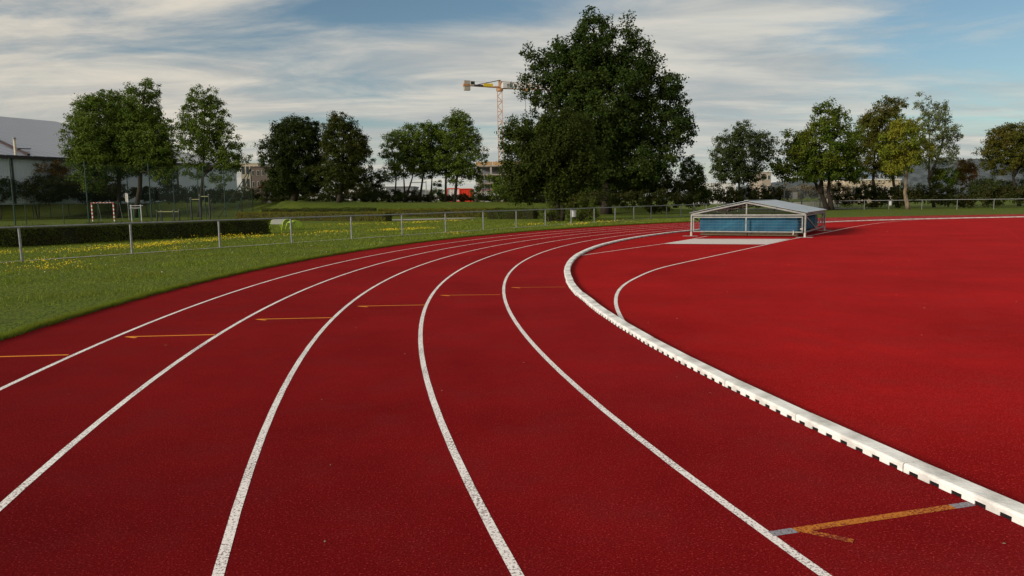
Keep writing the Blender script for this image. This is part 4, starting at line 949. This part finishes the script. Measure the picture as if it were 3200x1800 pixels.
def hall():
    E_ = Vector((-49.3, 133.0)); d = Vector((0.451, 0.892)).normalized(); n = Vector((-d.y, d.x)); L = 62.0; W2 = 52.0; ze, zr, z0 = 8.46, 19.3, 2.0
    t = thing('sports_hall', 'long pale sheet metal hall with solar panels on its roof', 'hall', (E_.x, E_.y, z0), math.atan2(-d.y, -d.x))
    # local x runs along the wall towards the left, local -y is away from camera side
    s = 1 if (Matrix.Rotation(math.atan2(-d.y, -d.x), 2) @ Vector((0, 1))).dot(n) > 0 else -1
    q = MB(); per = 0.30; k = 0; x = 0.0; prof = []
    while x < L:
        prof += [(x, 0), (x + per * .45, 0), (x + per * .55, -0.05), (x + per * .95, -0.05)]; x += per
    for (x, y) in prof: q.v += [(x, s * y, 0), (x, s * y, ze - z0)]
    for i in range(len(prof) - 1): q.f.append((2 * i, 2 * i + 2, 2 * i + 3, 2 * i + 1))
    q.build('wall', M['hall_wall'], t)
    MB().add([(0, 0, 0), (0, s * 2 * W2, 0), (0, s * 2 * W2, ze - z0), (0, s * W2, zr - z0), (0, 0, ze - z0)], [(0, 1, 2, 3, 4)]).build('end_wall', M['hall_wall'], t)
    al = math.atan2(zr - ze, W2); SL = math.hypot(zr - ze, W2)
    for side_ in (0, 1):
        o = MB().box((L / 2, SL / 2 - 0.3, 0), (L + 0.8, SL + 0.6, 0.12)).build('roof', M['solar'], t)
        if side_ == 0: o.location = (0, 0, ze - z0 + .12); o.rotation_euler = (al, 0, 0) if s > 0 else (al, 0, math.pi)
        else: o.location = (0, s * 2 * W2, ze - z0 + .12); o.rotation_euler = (al, 0, math.pi) if s > 0 else (al, 0, 0)
        if o.rotation_euler.z > 1: o.location.x = L
    MB().box((L / 2, -s * 0.42, ze - z0 - 0.16), (L + 0.8, 0.22, 0.46)).build('gutter', M['hall_dark'], t)
    for px in (40, 554):
        # where the sight line meets the wall
        dr = ray(px, 560); dr2 = Vector((dr.x, dr.y)); A_ = Matrix(((dr2.x, d.x), (dr2.y, d.y))); sol = A_.inverted() @ E_
        MB().tube([(sol[1], -s * .14, 0.1), (sol[1], -s * .14, ze - z0 - 0.3)], 0.13, 8).build('downpipe', M['hall_dark'], t)
    def on_roof(px, py):
        Nn = Vector((n.x * -(zr - ze), n.y * -(zr - ze), W2)).normalized(); p0 = Vector((E_.x, E_.y, ze + .18)); dr = ray(px, py)
        tt = (p0 - Vector((0, 0, CAMH))).dot(Nn) / dr.dot(Nn); return Vector((0, 0, CAMH)) + dr * tt
    inv = Matrix.Translation((E_.x, E_.y, z0)) @ Matrix.Rotation(math.atan2(-d.y, -d.x), 4, 'Z'); inv = inv.inverted()
    a, c = inv @ on_roof(90, 486), inv @ on_roof(-60, 415)
    MB().bar(a + Vector((0, 0, .12)), c + Vector((0, 0, .12)), 0.34, 0.2).build('roof_flashing', M['rust_strip'], t)
    f = inv @ on_roof(49, 484)
    MB().tube([f - Vector((0, 0, .3)), f + Vector((0, 0, 2.1))], 0.16, 10).build('flue', M['flue'], t); MB().tube([f + Vector((0, 0, 2.1)), f + Vector((0, 0, 2.3))], [0.28, 0.2], 10).build('flue_cap', M['galv'], t)
    a, c = inv @ on_roof(52, 471), inv @ on_roof(94, 472); MB().bar(a + Vector((0, 0, .3)), c + Vector((0, 0, .3)), 0.5, 0.12).build('roof_vent', M['hall_dark'], t)
hall()

def block(name, label, px0, px1, ytop, Y, wallm, floors=0, cols=0, deep=8, rz=0, roofm=None, winm=None, ww=0.55, wh=0.55, cat='building', z0=None, over=0.0):
    a, c = at(px0, ytop, Y), at(px1, ytop, Y); z0 = terrain((a.x + c.x) / 2, Y) if z0 is None else z0
    W = c.x - a.x; H = (a.z + c.z) / 2 - z0
    t = thing(name, label, cat, ((a.x + c.x) / 2, Y, z0), rz)
    MB().box((0, deep / 2, H / 2), (W, deep, H)).build('wall', wallm, t)
    MB().box((0, deep / 2, H + 0.12), (W + 0.3 + over, deep + 0.3 + over, 0.24)).build('roof', roofm or wallm, t)
    for f in range(floors):
        for k in range(cols):
            cw, ch = W / cols, H / floors; x = -W / 2 + cw * (k + .5); z = ch * (f + .5)
            w = MB().box((x, -0.03, z), (cw * ww, 0.10, ch * wh)).build('window', winm or M['frame_white'], t)
            MB().box((x, -0.09, z), (cw * ww - 0.16, 0.04, ch * wh - 0.16)).build('pane', M['glass'], w)
    return t
M['frame_white'] = mat('frame_white', (0.65, 0.63, 0.58), 0.5, var=0.1)
M['glass'] = mat('window_glass', (0.035, 0.045, 0.055), 0.12, var=0.3, scale=1.5, spec=0.7)
M['cream'] = mat('cream_render', (0.44, 0.39, 0.30), 0.85, var=0.1, scale=0.5)
M['brown'] = mat('brown_cladding', (0.12, 0.095, 0.08), 0.8, var=0.2, scale=0.6)
M['grey_cl'] = mat('grey_cladding', (0.19, 0.20, 0.22), 0.7, var=0.15, scale=0.5)
M['site_white'] = mat('site_white', (0.66, 0.66, 0.66), 0.5, var=0.12, scale=0.7)
M['site_red'] = mat('site_red', (0.72, 0.045, 0.022), 0.5, var=0.12, scale=0.7)
M['raw_conc'] = mat('raw_concrete', (0.40, 0.36, 0.31), 0.9, var=0.2, scale=0.4)
M['formwork'] = mat('orange_formwork', (0.46, 0.29, 0.14), 0.8, var=0.25, scale=0.6)
M['tile'] = mat('red_roof_tile', (0.34, 0.105, 0.055), 0.8, var=0.25, scale=1.5)
M['beige'] = mat('beige_wall', (0.50, 0.42, 0.31), 0.85, var=0.12, scale=0.3)
M['dull_beige'] = mat('dull_beige_wall', (0.36, 0.31, 0.25), 0.85, var=0.12, scale=0.3)
M['blue_panel'] = mat('blue_panel', (0.16, 0.24, 0.34), 0.6, var=0.15, scale=0.5)
block('office_block', 'cream office building at the right end of the hall', 752, 806, 512, 205, M['cream'], 3, 4, 12, winm=M['brown'], ww=.62, wh=.62)
block('office_block', 'dark brown flat roofed building behind the red roofed hut', 782, 860, 523, 185, M['brown'], 3, 5, 12, winm=M['cream'], ww=.5, wh=.5)
block('site_building', 'low grey flat building behind the round dark bush', 1206, 1292, 586, 150, M['grey_cl'], 1, 5, 8, ww=.5, wh=.35)
block('white_building', 'long low white building glimpsed under the grey green tree', 2190, 2300, 574, 190, M['site_white'], 1, 6, 10, ww=.4, wh=.3)
block('beige_building', 'long beige building behind the trees on the right', 2640, 2815, 563, 170, M['beige'], 1, 9, 12, roofm=M['frame_white'], ww=.62, wh=.42)
block('upper_block', 'white and blue upper building above the long beige one', 2735, 2812, 534, 195, M['blue_panel'], 3, 6, 10, roofm=M['site_white'], ww=.7, wh=.42)
block('beige_building', 'small beige building between the grey green tree and the maple', 2382, 2410, 538, 190, M['dull_beige'], 3, 2, 10, roofm=M['site_white'], ww=.6, wh=.45)
block('site_building', 'white flat building right of the thin trunk trees', 1290, 1345, 596, 155, M['site_white'], 1, 4, 6, ww=.5, wh=.4)

def hut():
    Y = 103; p = at(838, 620, Y); z = terrain(p.x, Y); t = thing('garden_hut', 'small dark hut with red tiled roof left of the dark trees', 'hut', (p.x, Y, z), R(-30))
    MB().box((0, 1.4, 1.1), (2.8, 2.8, 2.2)).build('wall', M['brown'], t)
    q = MB().add([(-1.7, -.3, 2.1), (0, -.3, 3.1), (1.7, -.3, 2.1), (-1.7, 3.1, 2.1), (0, 3.1, 3.1), (1.7, 3.1, 2.1), (-1.7, -.3, 2.0), (0, -.3, 2.98), (1.7, -.3, 2.0), (-1.7, 3.1, 2.0), (0, 3.1, 2.98), (1.7, 3.1, 2.0)],
        [(0, 1, 4, 3), (1, 2, 5, 4), (6, 9, 10, 7), (7, 10, 11, 8), (0, 6, 7, 1), (1, 7, 8, 2), (3, 4, 10, 9), (4, 5, 11, 10), (0, 3, 9, 6), (2, 8, 11, 5)]); q.build('roof', M['tile'], t)
    q = MB().add([(-1.4, 0.01, 2.2), (1.4, 0.01, 2.2), (0, 0.01, 2.98), (-1.4, 2.79, 2.2), (1.4, 2.79, 2.2), (0, 2.79, 2.98)], [(0, 1, 2), (5, 4, 3)]); q.build('gable', M['brown'], t)
    d_ = MB().box((0.2, -0.02, 0.95), (0.9, 0.06, 1.9)).build('door', M['grey_cl'], t); MB().box((0.5, -0.07, 0.95), (0.05, 0.05, 0.15)).build('handle', M['galv'], d_)
hut()

def container(name, label, px0, px1, ytop, Y, m_, trim=None, deep=6):
    a, c = at(px0, ytop, Y), at(px1, ytop, Y); z0 = terrain((a.x + c.x) / 2, Y); W = c.x - a.x; H = (a.z + c.z) / 2 - z0
    t = thing(name, label, 'container', ((a.x + c.x) / 2, Y, z0))
    q = MB(); n = max(6, int(W / 0.25)); prof = []
    for k in range(n):
        x = -W / 2 + W * k / n; w = W / n; prof += [(x, 0), (x + w * .4, 0), (x + w * .5, .04), (x + w * .9, .04)]
    prof.append((W / 2, 0))
    for x, y in prof: q.v += [(x, y, 0.1), (x, y, H - 0.1)]
    for i in range(len(prof) - 1): q.f.append((2 * i, 2 * i + 2, 2 * i + 3, 2 * i + 1))
    q.build('front_wall', m_, t); MB().box((0, deep / 2 + .06, H / 2), (W - .02, deep, H - .1)).build('body', m_, t)
    for z in (0.06, H - 0.06): MB().box((0, -0.03, z), (W + .06, 0.14, 0.14)).build('frame_beam', trim or m_, t)
    for x in (-W / 2, W / 2): MB().box((x, -0.02, H / 2), (0.12, 0.14, H - 0.27)).build('corner_post', trim or m_, t)
    return t
c_ = container('site_container', 'white site container with red edges left of the red container', 1398, 1436, 588, 130, M['site_white'], M['site_red'])
container('site_container', 'bright red site container behind the thin trunks', 1437, 1476, 589, 129, M['site_red'])
container('site_container', 'white site container with red square sign between the dark trees', 1058, 1136, 586, 132, M['site_white'])
p = at(1088, 602, 131.5); t = thing('red_sign', 'small square red sign in front of the white container', 'sign', (p.x, 131.2, terrain(p.x, 131)))
MB().box((0, 0, 2.55), (0.72, 0.04, 0.8)).build('panel', M['site_red'], t); MB().tube([(0, 0.05, 0), (0, 0.05, 2.6)], 0.04, 6).build('post', M['galv'], t)
container('site_container', 'white site container below the unfinished concrete building', 1515, 1560, 596, 128, M['site_white'])

def portal():
    Y = 140; a, c = at(1282, 570, Y), at(1331, 568, Y); z = terrain(a.x, Y); t = thing('steel_frame', 'thin grey steel portal frame seen between the thin trunks', 'frame', (a.x, Y, z))
    for x in (0, c.x - a.x): MB().tube([(x, 0, 0), (x, 0, a.z - z + (0.25 if x else 0.1))], 0.09, 8).build('post', M['galv'], t)
    MB().tube([(0, 0, a.z - z), (c.x - a.x, 0, a.z - z)], 0.08, 8).build('crossbar', M['galv'], t)
portal()

def shell():
    Y = 235; a, c = at(1488, 600, Y), at(1700, 600, Y); z0 = terrain(a.x, Y); zt = at(1500, 520, Y).z; W = c.x - a.x; H = zt - z0; D = 14
    t = thing('unfinished_building', 'unfinished concrete frame building with orange formwork below the crane', 'building', (a.x, Y, z0))
    fl = 4
    for f in range(fl + 1): MB().box((W / 2, D / 2, H * f / fl + 0.15), (W, D, 0.42)).build('slab', M['raw_conc'], t)
    for f in range(fl):
        for k in range(6):
            for y in (0.6, D - .6): MB().box((0.8 + (W - 1.6) * k / 5, y, H * (f + .5) / fl + .15), (0.55, 0.5, H / fl - .43)).build('column', M['raw_conc'], t)
        MB().box((W / 2, D * .55, H * (f + .5) / fl + .15), (W - 3, 0.3, H / fl - .44)).build('core_wall', M['grey_cl'], t)
    for k in range(8): MB().box((W * (k + .5) / 8, 0.3, H + 0.36 + 0.55), (W / 8 - 0.12, 0.12, 1.1)).build('formwork_panel', M['formwork'], t)
    for k in range(9):
        MB().tube([(W * k / 8, -1.2, 0), (W * k / 8, -1.2, H * .78)], 0.07, 6).build('scaffold_pole', M['galv'], t)
    for f in range(1, 4):
        MB().box((W / 2, -0.7, H * f / fl - .2), (W, 0.9, 0.08)).build('scaffold_deck', M['formwork'] if f == 1 else M['pallet'], t)
        MB().tube([(0, -1.2, H * f / fl + .8), (W, -1.2, H * f / fl + .8)], 0.06, 6).build('guard_rail', M['site_red'] if f == 1 else M['galv'], t)
shell()

def crane():
    Y = 275; p = at(1565, 500, Y); z0 = terrain(p.x, Y); zt = at(1563, 285, Y).z; t = thing('tower_crane', 'tall orange lattice tower crane behind the trees', 'crane', (p.x, Y, z0), 0)
    M['crane'] = mat('crane_orange', (0.52, 0.27, 0.13), 0.55, var=0.2, scale=0.5); M['crane_y'] = mat('crane_yellow', (0.75, 0.52, 0.04), 0.5, var=0.1, scale=0.6)
    H = zt - z0; w = 0.85; ca = M['crane']
    q = MB()
    for sx in (-w, w):
        for sy in (-w, w): q.bar((sx, sy, 0), (sx, sy, H), 0.20)
    n = int(H / 1.75); 
    for k in range(n):
        z, z2 = H * k / n, H * (k + 1) / n; a = 1 if k % 2 else -1
        for (ux, uy, vx, vy) in ((-w * a, -w, w * a, -w), (-w * a, w, w * a, w), (-w, -w * a, -w, w * a), (w, -w * a, w, w * a)):
            q.bar((ux, uy, z), (vx, vy, z2), 0.11)
        if k % 2 == 0:
            for (ux, uy, vx, vy) in ((-w, -w, w, -w), (-w, w, w, w), (-w, -w, -w, w), (w, -w, w, w)): q.bar((ux, uy, z), (vx, vy, z), 0.11)
    q.build('mast', ca, t)
    rz = R(18); c_, s_ = math.cos(rz), math.sin(rz)
    def P(x, y, z): return (x * c_ - y * s_, x * s_ + y * c_, H + z)
    MB().tube([(0, 0, H), (0, 0, H + .9)], 1.25, 12).build('slewing_ring', ca, t)
    MB().bar(P(0, 0, .9), P(0, 0, 4.0), 0.9).build('tower_head', ca, t)
    MB().box(P(1.5, -1.3, 1.9), (1.6, 1.3, 1.9), rz).build('cab', M['site_white'], t)
    q = MB()
    for yy in (-.6, .6): q.bar(P(-13.2, yy, 1.7), P(0, yy, 1.3), 0.30)
    for k in range(10): q.bar(P(-12.8 + k * 1.3, -.6 if k % 2 else .6, 1.7), P(-11.5 + k * 1.3, .6 if k % 2 else -.6, 1.65), .14)
    q.bar(P(-11, 0, 3.2), P(-3, 0, 3.0), 0.05)
    q.build('counter_jib', ca, t)
    for yy in (-.55, .55): MB().bar(P(-9.0, yy, 1.9), P(0, yy, 3.9), 0.16).build('pendant_bar', M['hall_dark'], t)
    MB().box(P(-12.4, 0, 1.6), (2.2, 1.5, 3.4), rz).build('counterweight', M['raw_conc'], t)
    MB().box(P(-13.0, -.1, 1.75), (1.6, 1.7, .8), rz).build('end_frame', ca, t)
    MB().box(P(-10.2, 0, 2.6), (1.3, .9, 1.1), rz).build('winch', M['hall_dark'], t)
    MB().box(P(-4.6, -.80, 1.95), (3.6, .07, 1.1), rz).build('banner', M['crane_y'], t)
    MB().box(P(-8.2, -.80, 1.65), (3.4, .07, .6), rz).build('name_strip', M['hall_dark'], t)
    b_ = MB().box(P(3.4, -.85, 2.1), (2.9, .07, 2.3), rz).build('banner', M['site_white'], t)
    MB().box(P(4.2, -.90, 2.25), (1.0, .04, 1.6), rz).build('emblem', M['grey_cl'], b_); MB().box(P(2.7, -.90, 2.3), (1.0, .04, .55), rz).build('emblem', M['grey_cl'], b_)
    q = MB(); J = 46; n = 30
    for k in range(n):
        x, x2 = J * k / n, J * (k + 1) / n; h1 = 3.6 - 2.2 * x / J; h2 = 3.6 - 2.2 * x2 / J
        for yy in (-.6, .6): q.bar(P(x, yy, 1.0), P(x2, yy, 1.0), .17); q.bar(P(x, yy, 1.0), P((x + x2) / 2, 0, (h1 + h2) / 2), .10); q.bar(P((x + x2) / 2, 0, (h1 + h2) / 2), P(x2, yy, 1.0), .10)
        q.bar(P(x, 0, h1), P(x2, 0, h2), .17)
    q.build('jib', ca, t)
    MB().box(P(10.0, 0, 0.6), (2.2, 1.2, .5), rz).build('trolley', ca, t)
    hp = P(10.0, 0, 0); MB().tube([(hp[0], hp[1], H + .5), (hp[0], hp[1], H - 11)], 0.07, 5).build('hoist_rope', M['hall_dark'], t)
    MB().tube([(hp[0], hp[1], H - 11), (hp[0], hp[1], H - 12)], [.25, .15], 8).build('hook_block', M['crane_y'], t)
crane()

# gate and the white slat fence at the right
def gate():
    Y = 98; pts = [at(px, 630, Y) for px in (2450, 2505, 2563, 2618)]; b = Vector((pts[0].x, Y, terrain(pts[0].x, Y)))
    t = thing('metal_gate', 'tall grey metal double gate with mesh and bars behind the shelter', 'gate', b); H = 2.55
    xs = [p.x - b.x for p in pts]
    for x in xs: MB().bar((x, 0, -.02), (x, 0, H), 0.11).build('gate_post', M['galv'], t)
    for i in range(3):
        for z in (0.12, H - 0.08): MB().bar((xs[i] + .06, 0, z), (xs[i + 1] - .06, 0, z), 0.06).build('gate_rail', M['galv'], t)
        n = 16; 
        if i == 1:
            for k in range(1, n): x = xs[i] + (xs[i + 1] - xs[i]) * k / n; MB().bar((x, 0, .15), (x, 0, H - .11), 0.028).build('bar', M['galv'], t)
        else:
            q = MB()
            for k in range(1, 30): x = xs[i] + (xs[i + 1] - xs[i]) * k / 30; q.bar((x, 0, .15), (x, 0, H - .11), 0.012)
            for k in range(1, 13): z = H * k / 13; q.bar((xs[i] + .06, .012, z), (xs[i + 1] - .06, .012, z), 0.012)
            q.build('wire_mesh', M['galv'], t)
    p = MB().box((xs[0] + 1.45, -.05, 1.75), (0.62, 0.03, 0.95)).build('notice', M['frame_white'], t)
    Y = 110; a, c = at(2480, 640, Y), at(2625, 640, Y); t = thing('white_slat_fence', 'low white slatted fence seen behind the gate', 'fence', (a.x, Y, terrain(a.x, Y)))
    W = c.x - a.x; n = 46
    for k in range(n): MB().box((W * k / n, 0, 0.42), (0.10, 0.025, 0.84)).build('slat', M['frame_white'], t)
    for z in (.2, .66): MB().box((W / 2 - .1, .03, z), (W, 0.03, 0.08)).build('rail', M['frame_white'], t)
gate()
# light poles behind the hedgerow
for px, yt, lab in ((2664, 560, 'thin grey pole left of the bronze olive tree'), (2756, 588, 'short grey pole right of the bronze olive trunk')):
    p = G(px, 101); h = at(px, yt, 101).z - p.z; t = thing('pole', lab, 'pole', p); MB().tube([(0, 0, -.05), (0, 0, h)], 0.06, 8).build('shaft', M['galv'], t); MB().tube([(0, 0, h), (0, 0, h + .08)], [.08, .05], 8).build('cap', M['galv'], t)

# far wooded hill
def hill():
    xs = np.linspace(380, 2600, 420); co = []; Yh = 1500
    f = lambda x: max(0.0, 95 * (1 - math.exp(-max(0, x - 560) / 320)) + 6 * math.sin(x * .013) + 4 * math.sin(x * .05) + 2.5 * math.sin(x * .17) + 1.6 * math.sin(x * .61) * math.sin(x * .23))
    rows = [(0, -.0), (60, .25), (140, .6), (240, .9), (330, 1.0), (600, 1.02), (900, .0)]
    for dy, k in rows:
        for x in xs: co.append((x, Yh + dy, f(x) * k + (2.5 * math.sin(x * .31 + dy) if 0 < k else 0) - 1))
    n = len(xs); i, j = np.meshgrid(np.arange(n - 1), np.arange(len(rows) - 1)); a = (j * n + i).ravel()
    tag(link('hill', raw_mesh('hill', np.array(co), np.stack([a, a + 1, a + n + 1, a + n], 1), 4), M['hazy_wood']), 'distant wooded hill on the right horizon', None, None, 'structure')
M['hazy_wood'] = mat('hazy_hill_forest', (0.085, 0.105, 0.115), 1.0, color2=(0.040, 0.055, 0.062), scale=0.045, detail=10)  # distance haze mixed into the forest colour as grey-blue
hill()

# ================================================================== GRASS, FLOWERS
M['blade'] = leaf_mat('grass_blades', (0.110, 0.175, 0.016), (0.240, 0.290, 0.036), (0.165, 0.190, 0.022), 0.3, 0.5)
M['flower'] = leaf_mat('yellow_flowers', (0.64, 0.46, 0.014), (0.78, 0.60, 0.03), None, 0.15)
M['clover'] = leaf_mat('white_clover', (0.60, 0.60, 0.52), (0.70, 0.68, 0.60), None, 0.15)
def grass():
    n = 620000
    # positions along the outside of the bend, thinning with distance
    s = RNG.uniform(-14, 62, n); w = RNG.uniform(-11.5, 30, n)
    x = fp0.x + fd.x * s + fn.x * w; y = fp0.y + fd.y * s + fn.y * w
    r = np.hypot(x - CX, y - CY); dist = np.hypot(x, y)
    px = 1600 + FPX * x / np.maximum(y, 1)
    keep = (r > RK + 6 * LANE + 0.06) & (y > 4) & (px > -250) & (px < 2350) & (RNG.uniform(size=n) < np.clip(22.0 / dist, 0.12, 1) ** 1.3) & (dist < 62)
    keep &= np.abs(w) > 0.10 + 0.12 * np.abs(np.sin(s * 1.7) * np.sin(s * .6 + 1))
    x, y, r, dist = x[keep], y[keep], r[keep], dist[keep]; n = len(x)
    edge = np.clip(1 - (r - (RK + 6 * LANE)) / 0.35, 0, 1)
    h = RNG.uniform(0.035, 0.085, n) * (1 + 0.9 * edge) * (0.60 + 0.8 * np.sin(x * 1.1 + 2 * np.sin(y * .7)) ** 2 * np.sin(x * .43 - y * .9 + 1) ** 2 + 0.35 * (RNG.uniform(size=n) < 0.05)); wd = RNG.uniform(0.006, 0.013, n) * np.clip(dist / 16, 1, 2.6)
    a = RNG.uniform(0, 6.28, n); ln = RNG.uniform(0.1, 0.75, n) * h; b = RNG.uniform(0, 6.28, n)
    z0 = np.full(n, -0.03)
    A = np.stack([x - wd * np.cos(a), y - wd * np.sin(a), z0], 1); B = np.stack([x + wd * np.cos(a), y + wd * np.sin(a), z0], 1)
    C = np.stack([x + ln * np.cos(b), y + ln * np.sin(b), z0 + h], 1)
    co = np.stack([A, B, C], 1).reshape(-1, 3)
    m_ = 46000; a2 = RNG.uniform(R(125), R(212), m_); r2 = RK + 6 * LANE + 0.03 + np.abs(RNG.normal(0, 0.10, m_)) + 0.05 * np.sin(a2 * 160) ** 2
    h2 = RNG.uniform(0.04, 0.12, m_); w2 = RNG.uniform(0.006, 0.012, m_) * 1.3; ln2 = RNG.uniform(0.0, 0.10, m_); t2 = a2 + RNG.normal(0, 0.002, m_)
    q1 = np.stack([CX + r2 * np.cos(a2) + w2 * np.sin(a2), CY + r2 * np.sin(a2) - w2 * np.cos(a2), np.full(m_, -0.03)], 1)
    q2 = np.stack([CX + r2 * np.cos(a2) - w2 * np.sin(a2), CY + r2 * np.sin(a2) + w2 * np.cos(a2), np.full(m_, -0.03)], 1)
    q3 = np.stack([CX + (r2 - ln2) * np.cos(t2), CY + (r2 - ln2) * np.sin(t2), h2 - 0.02], 1)
    co = np.concatenate([co, np.stack([q1, q2, q3], 1).reshape(-1, 3)]); n += m_
    tag(link('grass', raw_mesh('grass', co, np.arange(3 * n).reshape(-1, 3), 3), M['blade']), 'short green grass blades beside the track and behind the railing', None, None, 'stuff')
grass()
def flowers():
    P = []
    def patch(c, rs, rw, n):
        ss = RNG.normal(0, rs, n); ww = RNG.normal(0, rw, n)
        P.append(np.stack([c[0] + fd.x * ss + fn.x * ww, c[1] + fd.y * ss + fn.y * ww], 1))
    def ground_px(px, py):
        d = ray(px, py); t = CAMH / -d.z; return (d.x * t, d.y * t)
    for px, py, rs, rw, n in ((30, 795, 1.2, .4, 380), (60, 828, .5, .25, 130), (140, 843, .5, .22, 190), (185, 828, .5, .2, 120), (250, 790, 1.4, .25, 260), (335, 778, 1.0, .25, 380), (440, 775, .9, .25, 380), (510, 768, .6, .22, 320), (400, 785, .5, .15, 120), (560, 762, .9, .3, 160), (660, 756, .7, .25, 200), (575, 783, .5, .12, 110), (760, 746, 2.0, .35, 320), (850, 742, 1.3, .3, 200), (1040, 730, 1.0, .3, 200), (1235, 722, 1.2, .3, 320), (1320, 718, .7, .25, 180), (1300, 698, 2.0, .5, 200), (1400, 693, 2.5, .5, 160), (1100, 704, 3.0, .6, 160), (1420, 735, .6, .2, 90), (1800, 704, 1.2, .3, 150), (1900, 696, 1.5, .3, 120), (1650, 706, 1.4, .3, 90), (265, 843, .35, .12, 40), (30, 860, .5, .25, 50), (700, 740, 1.5, .5, 140)):
        patch(ground_px(px, py), rs * 0.9, rw, int(n * 0.38)); patch((ground_px(px, py)[0] + random.uniform(-.6, .6), ground_px(px, py)[1] + random.uniform(-.6, .6)), rs * 0.3, rw * 0.5, int(n * 0.2))
    P = np.concatenate(P); P = P[np.hypot(P[:, 0] - CX, P[:, 1] - CY) > RK + 6 * LANE + 0.3]; n = len(P); dist = np.hypot(P[:, 0], P[:, 1])
    pos = np.stack([P[:, 0], P[:, 1], RNG.uniform(0.05, 0.16, n)], 1)
    co, fa = leaf_cards(pos, RNG.normal(0, .4, (n, 3)) + np.array([-.1, -.5, 1.0]), 0.028 * np.clip(dist / 26, 1, 2), 0.9)
    tag(link('flowers', raw_mesh('flowers', co, fa, 4), M['flower']), 'patches of small yellow wild flowers along the railing', None, None, 'stuff')
    n = 900; s = RNG.uniform(-8, 50, n); w = RNG.uniform(-9, 6, n); x = fp0.x + fd.x * s + fn.x * w; y = fp0.y + fd.y * s + fn.y * w
    k = np.hypot(x - CX, y - CY) > RK + 6 * LANE + 0.3; x, y = x[k], y[k]; n = len(x)
    co, fa = leaf_cards(np.stack([x, y, RNG.uniform(.04, .08, n)], 1), RNG.normal(0, .4, (n, 3)) + np.array([0, -.4, 1.0]), np.full(n, 0.026), 0.9)
    tag(link('clover', raw_mesh('clover', co, fa, 4), M['clover']), 'scattered small white clover heads in the grass', None, None, 'stuff')
flowers()

# windblown bits on the rubber
def litter():
    n = 420; a = RNG.uniform(R(120), R(215), n); r = RK + RNG.uniform(-9, 7.3, n) ; r = np.where((r > RK - 0.2) & (r < RK + 0.05), r + 0.4, r)
    pos = np.stack([CX + r * np.cos(a), CY + r * np.sin(a), RNG.uniform(0.004, 0.010, n)], 1)
    co, fa = leaf_cards(pos, RNG.normal(0, .25, (n, 3)) + np.array([0, 0, 1.0]), RNG.uniform(0.012, 0.034, n), 0.5)
    co[:, 2] = np.maximum(co[:, 2], 0.0032)
    tag(link('leaf_litter', raw_mesh('leaf_litter', co, fa, 4), M['litter']), 'tiny dry leaves and bits strewn on the red rubber', None, None, 'stuff')
M['litter'] = leaf_mat('dry_bits', (0.20, 0.13, 0.07), (0.42, 0.34, 0.24), None, 0.1)
litter()
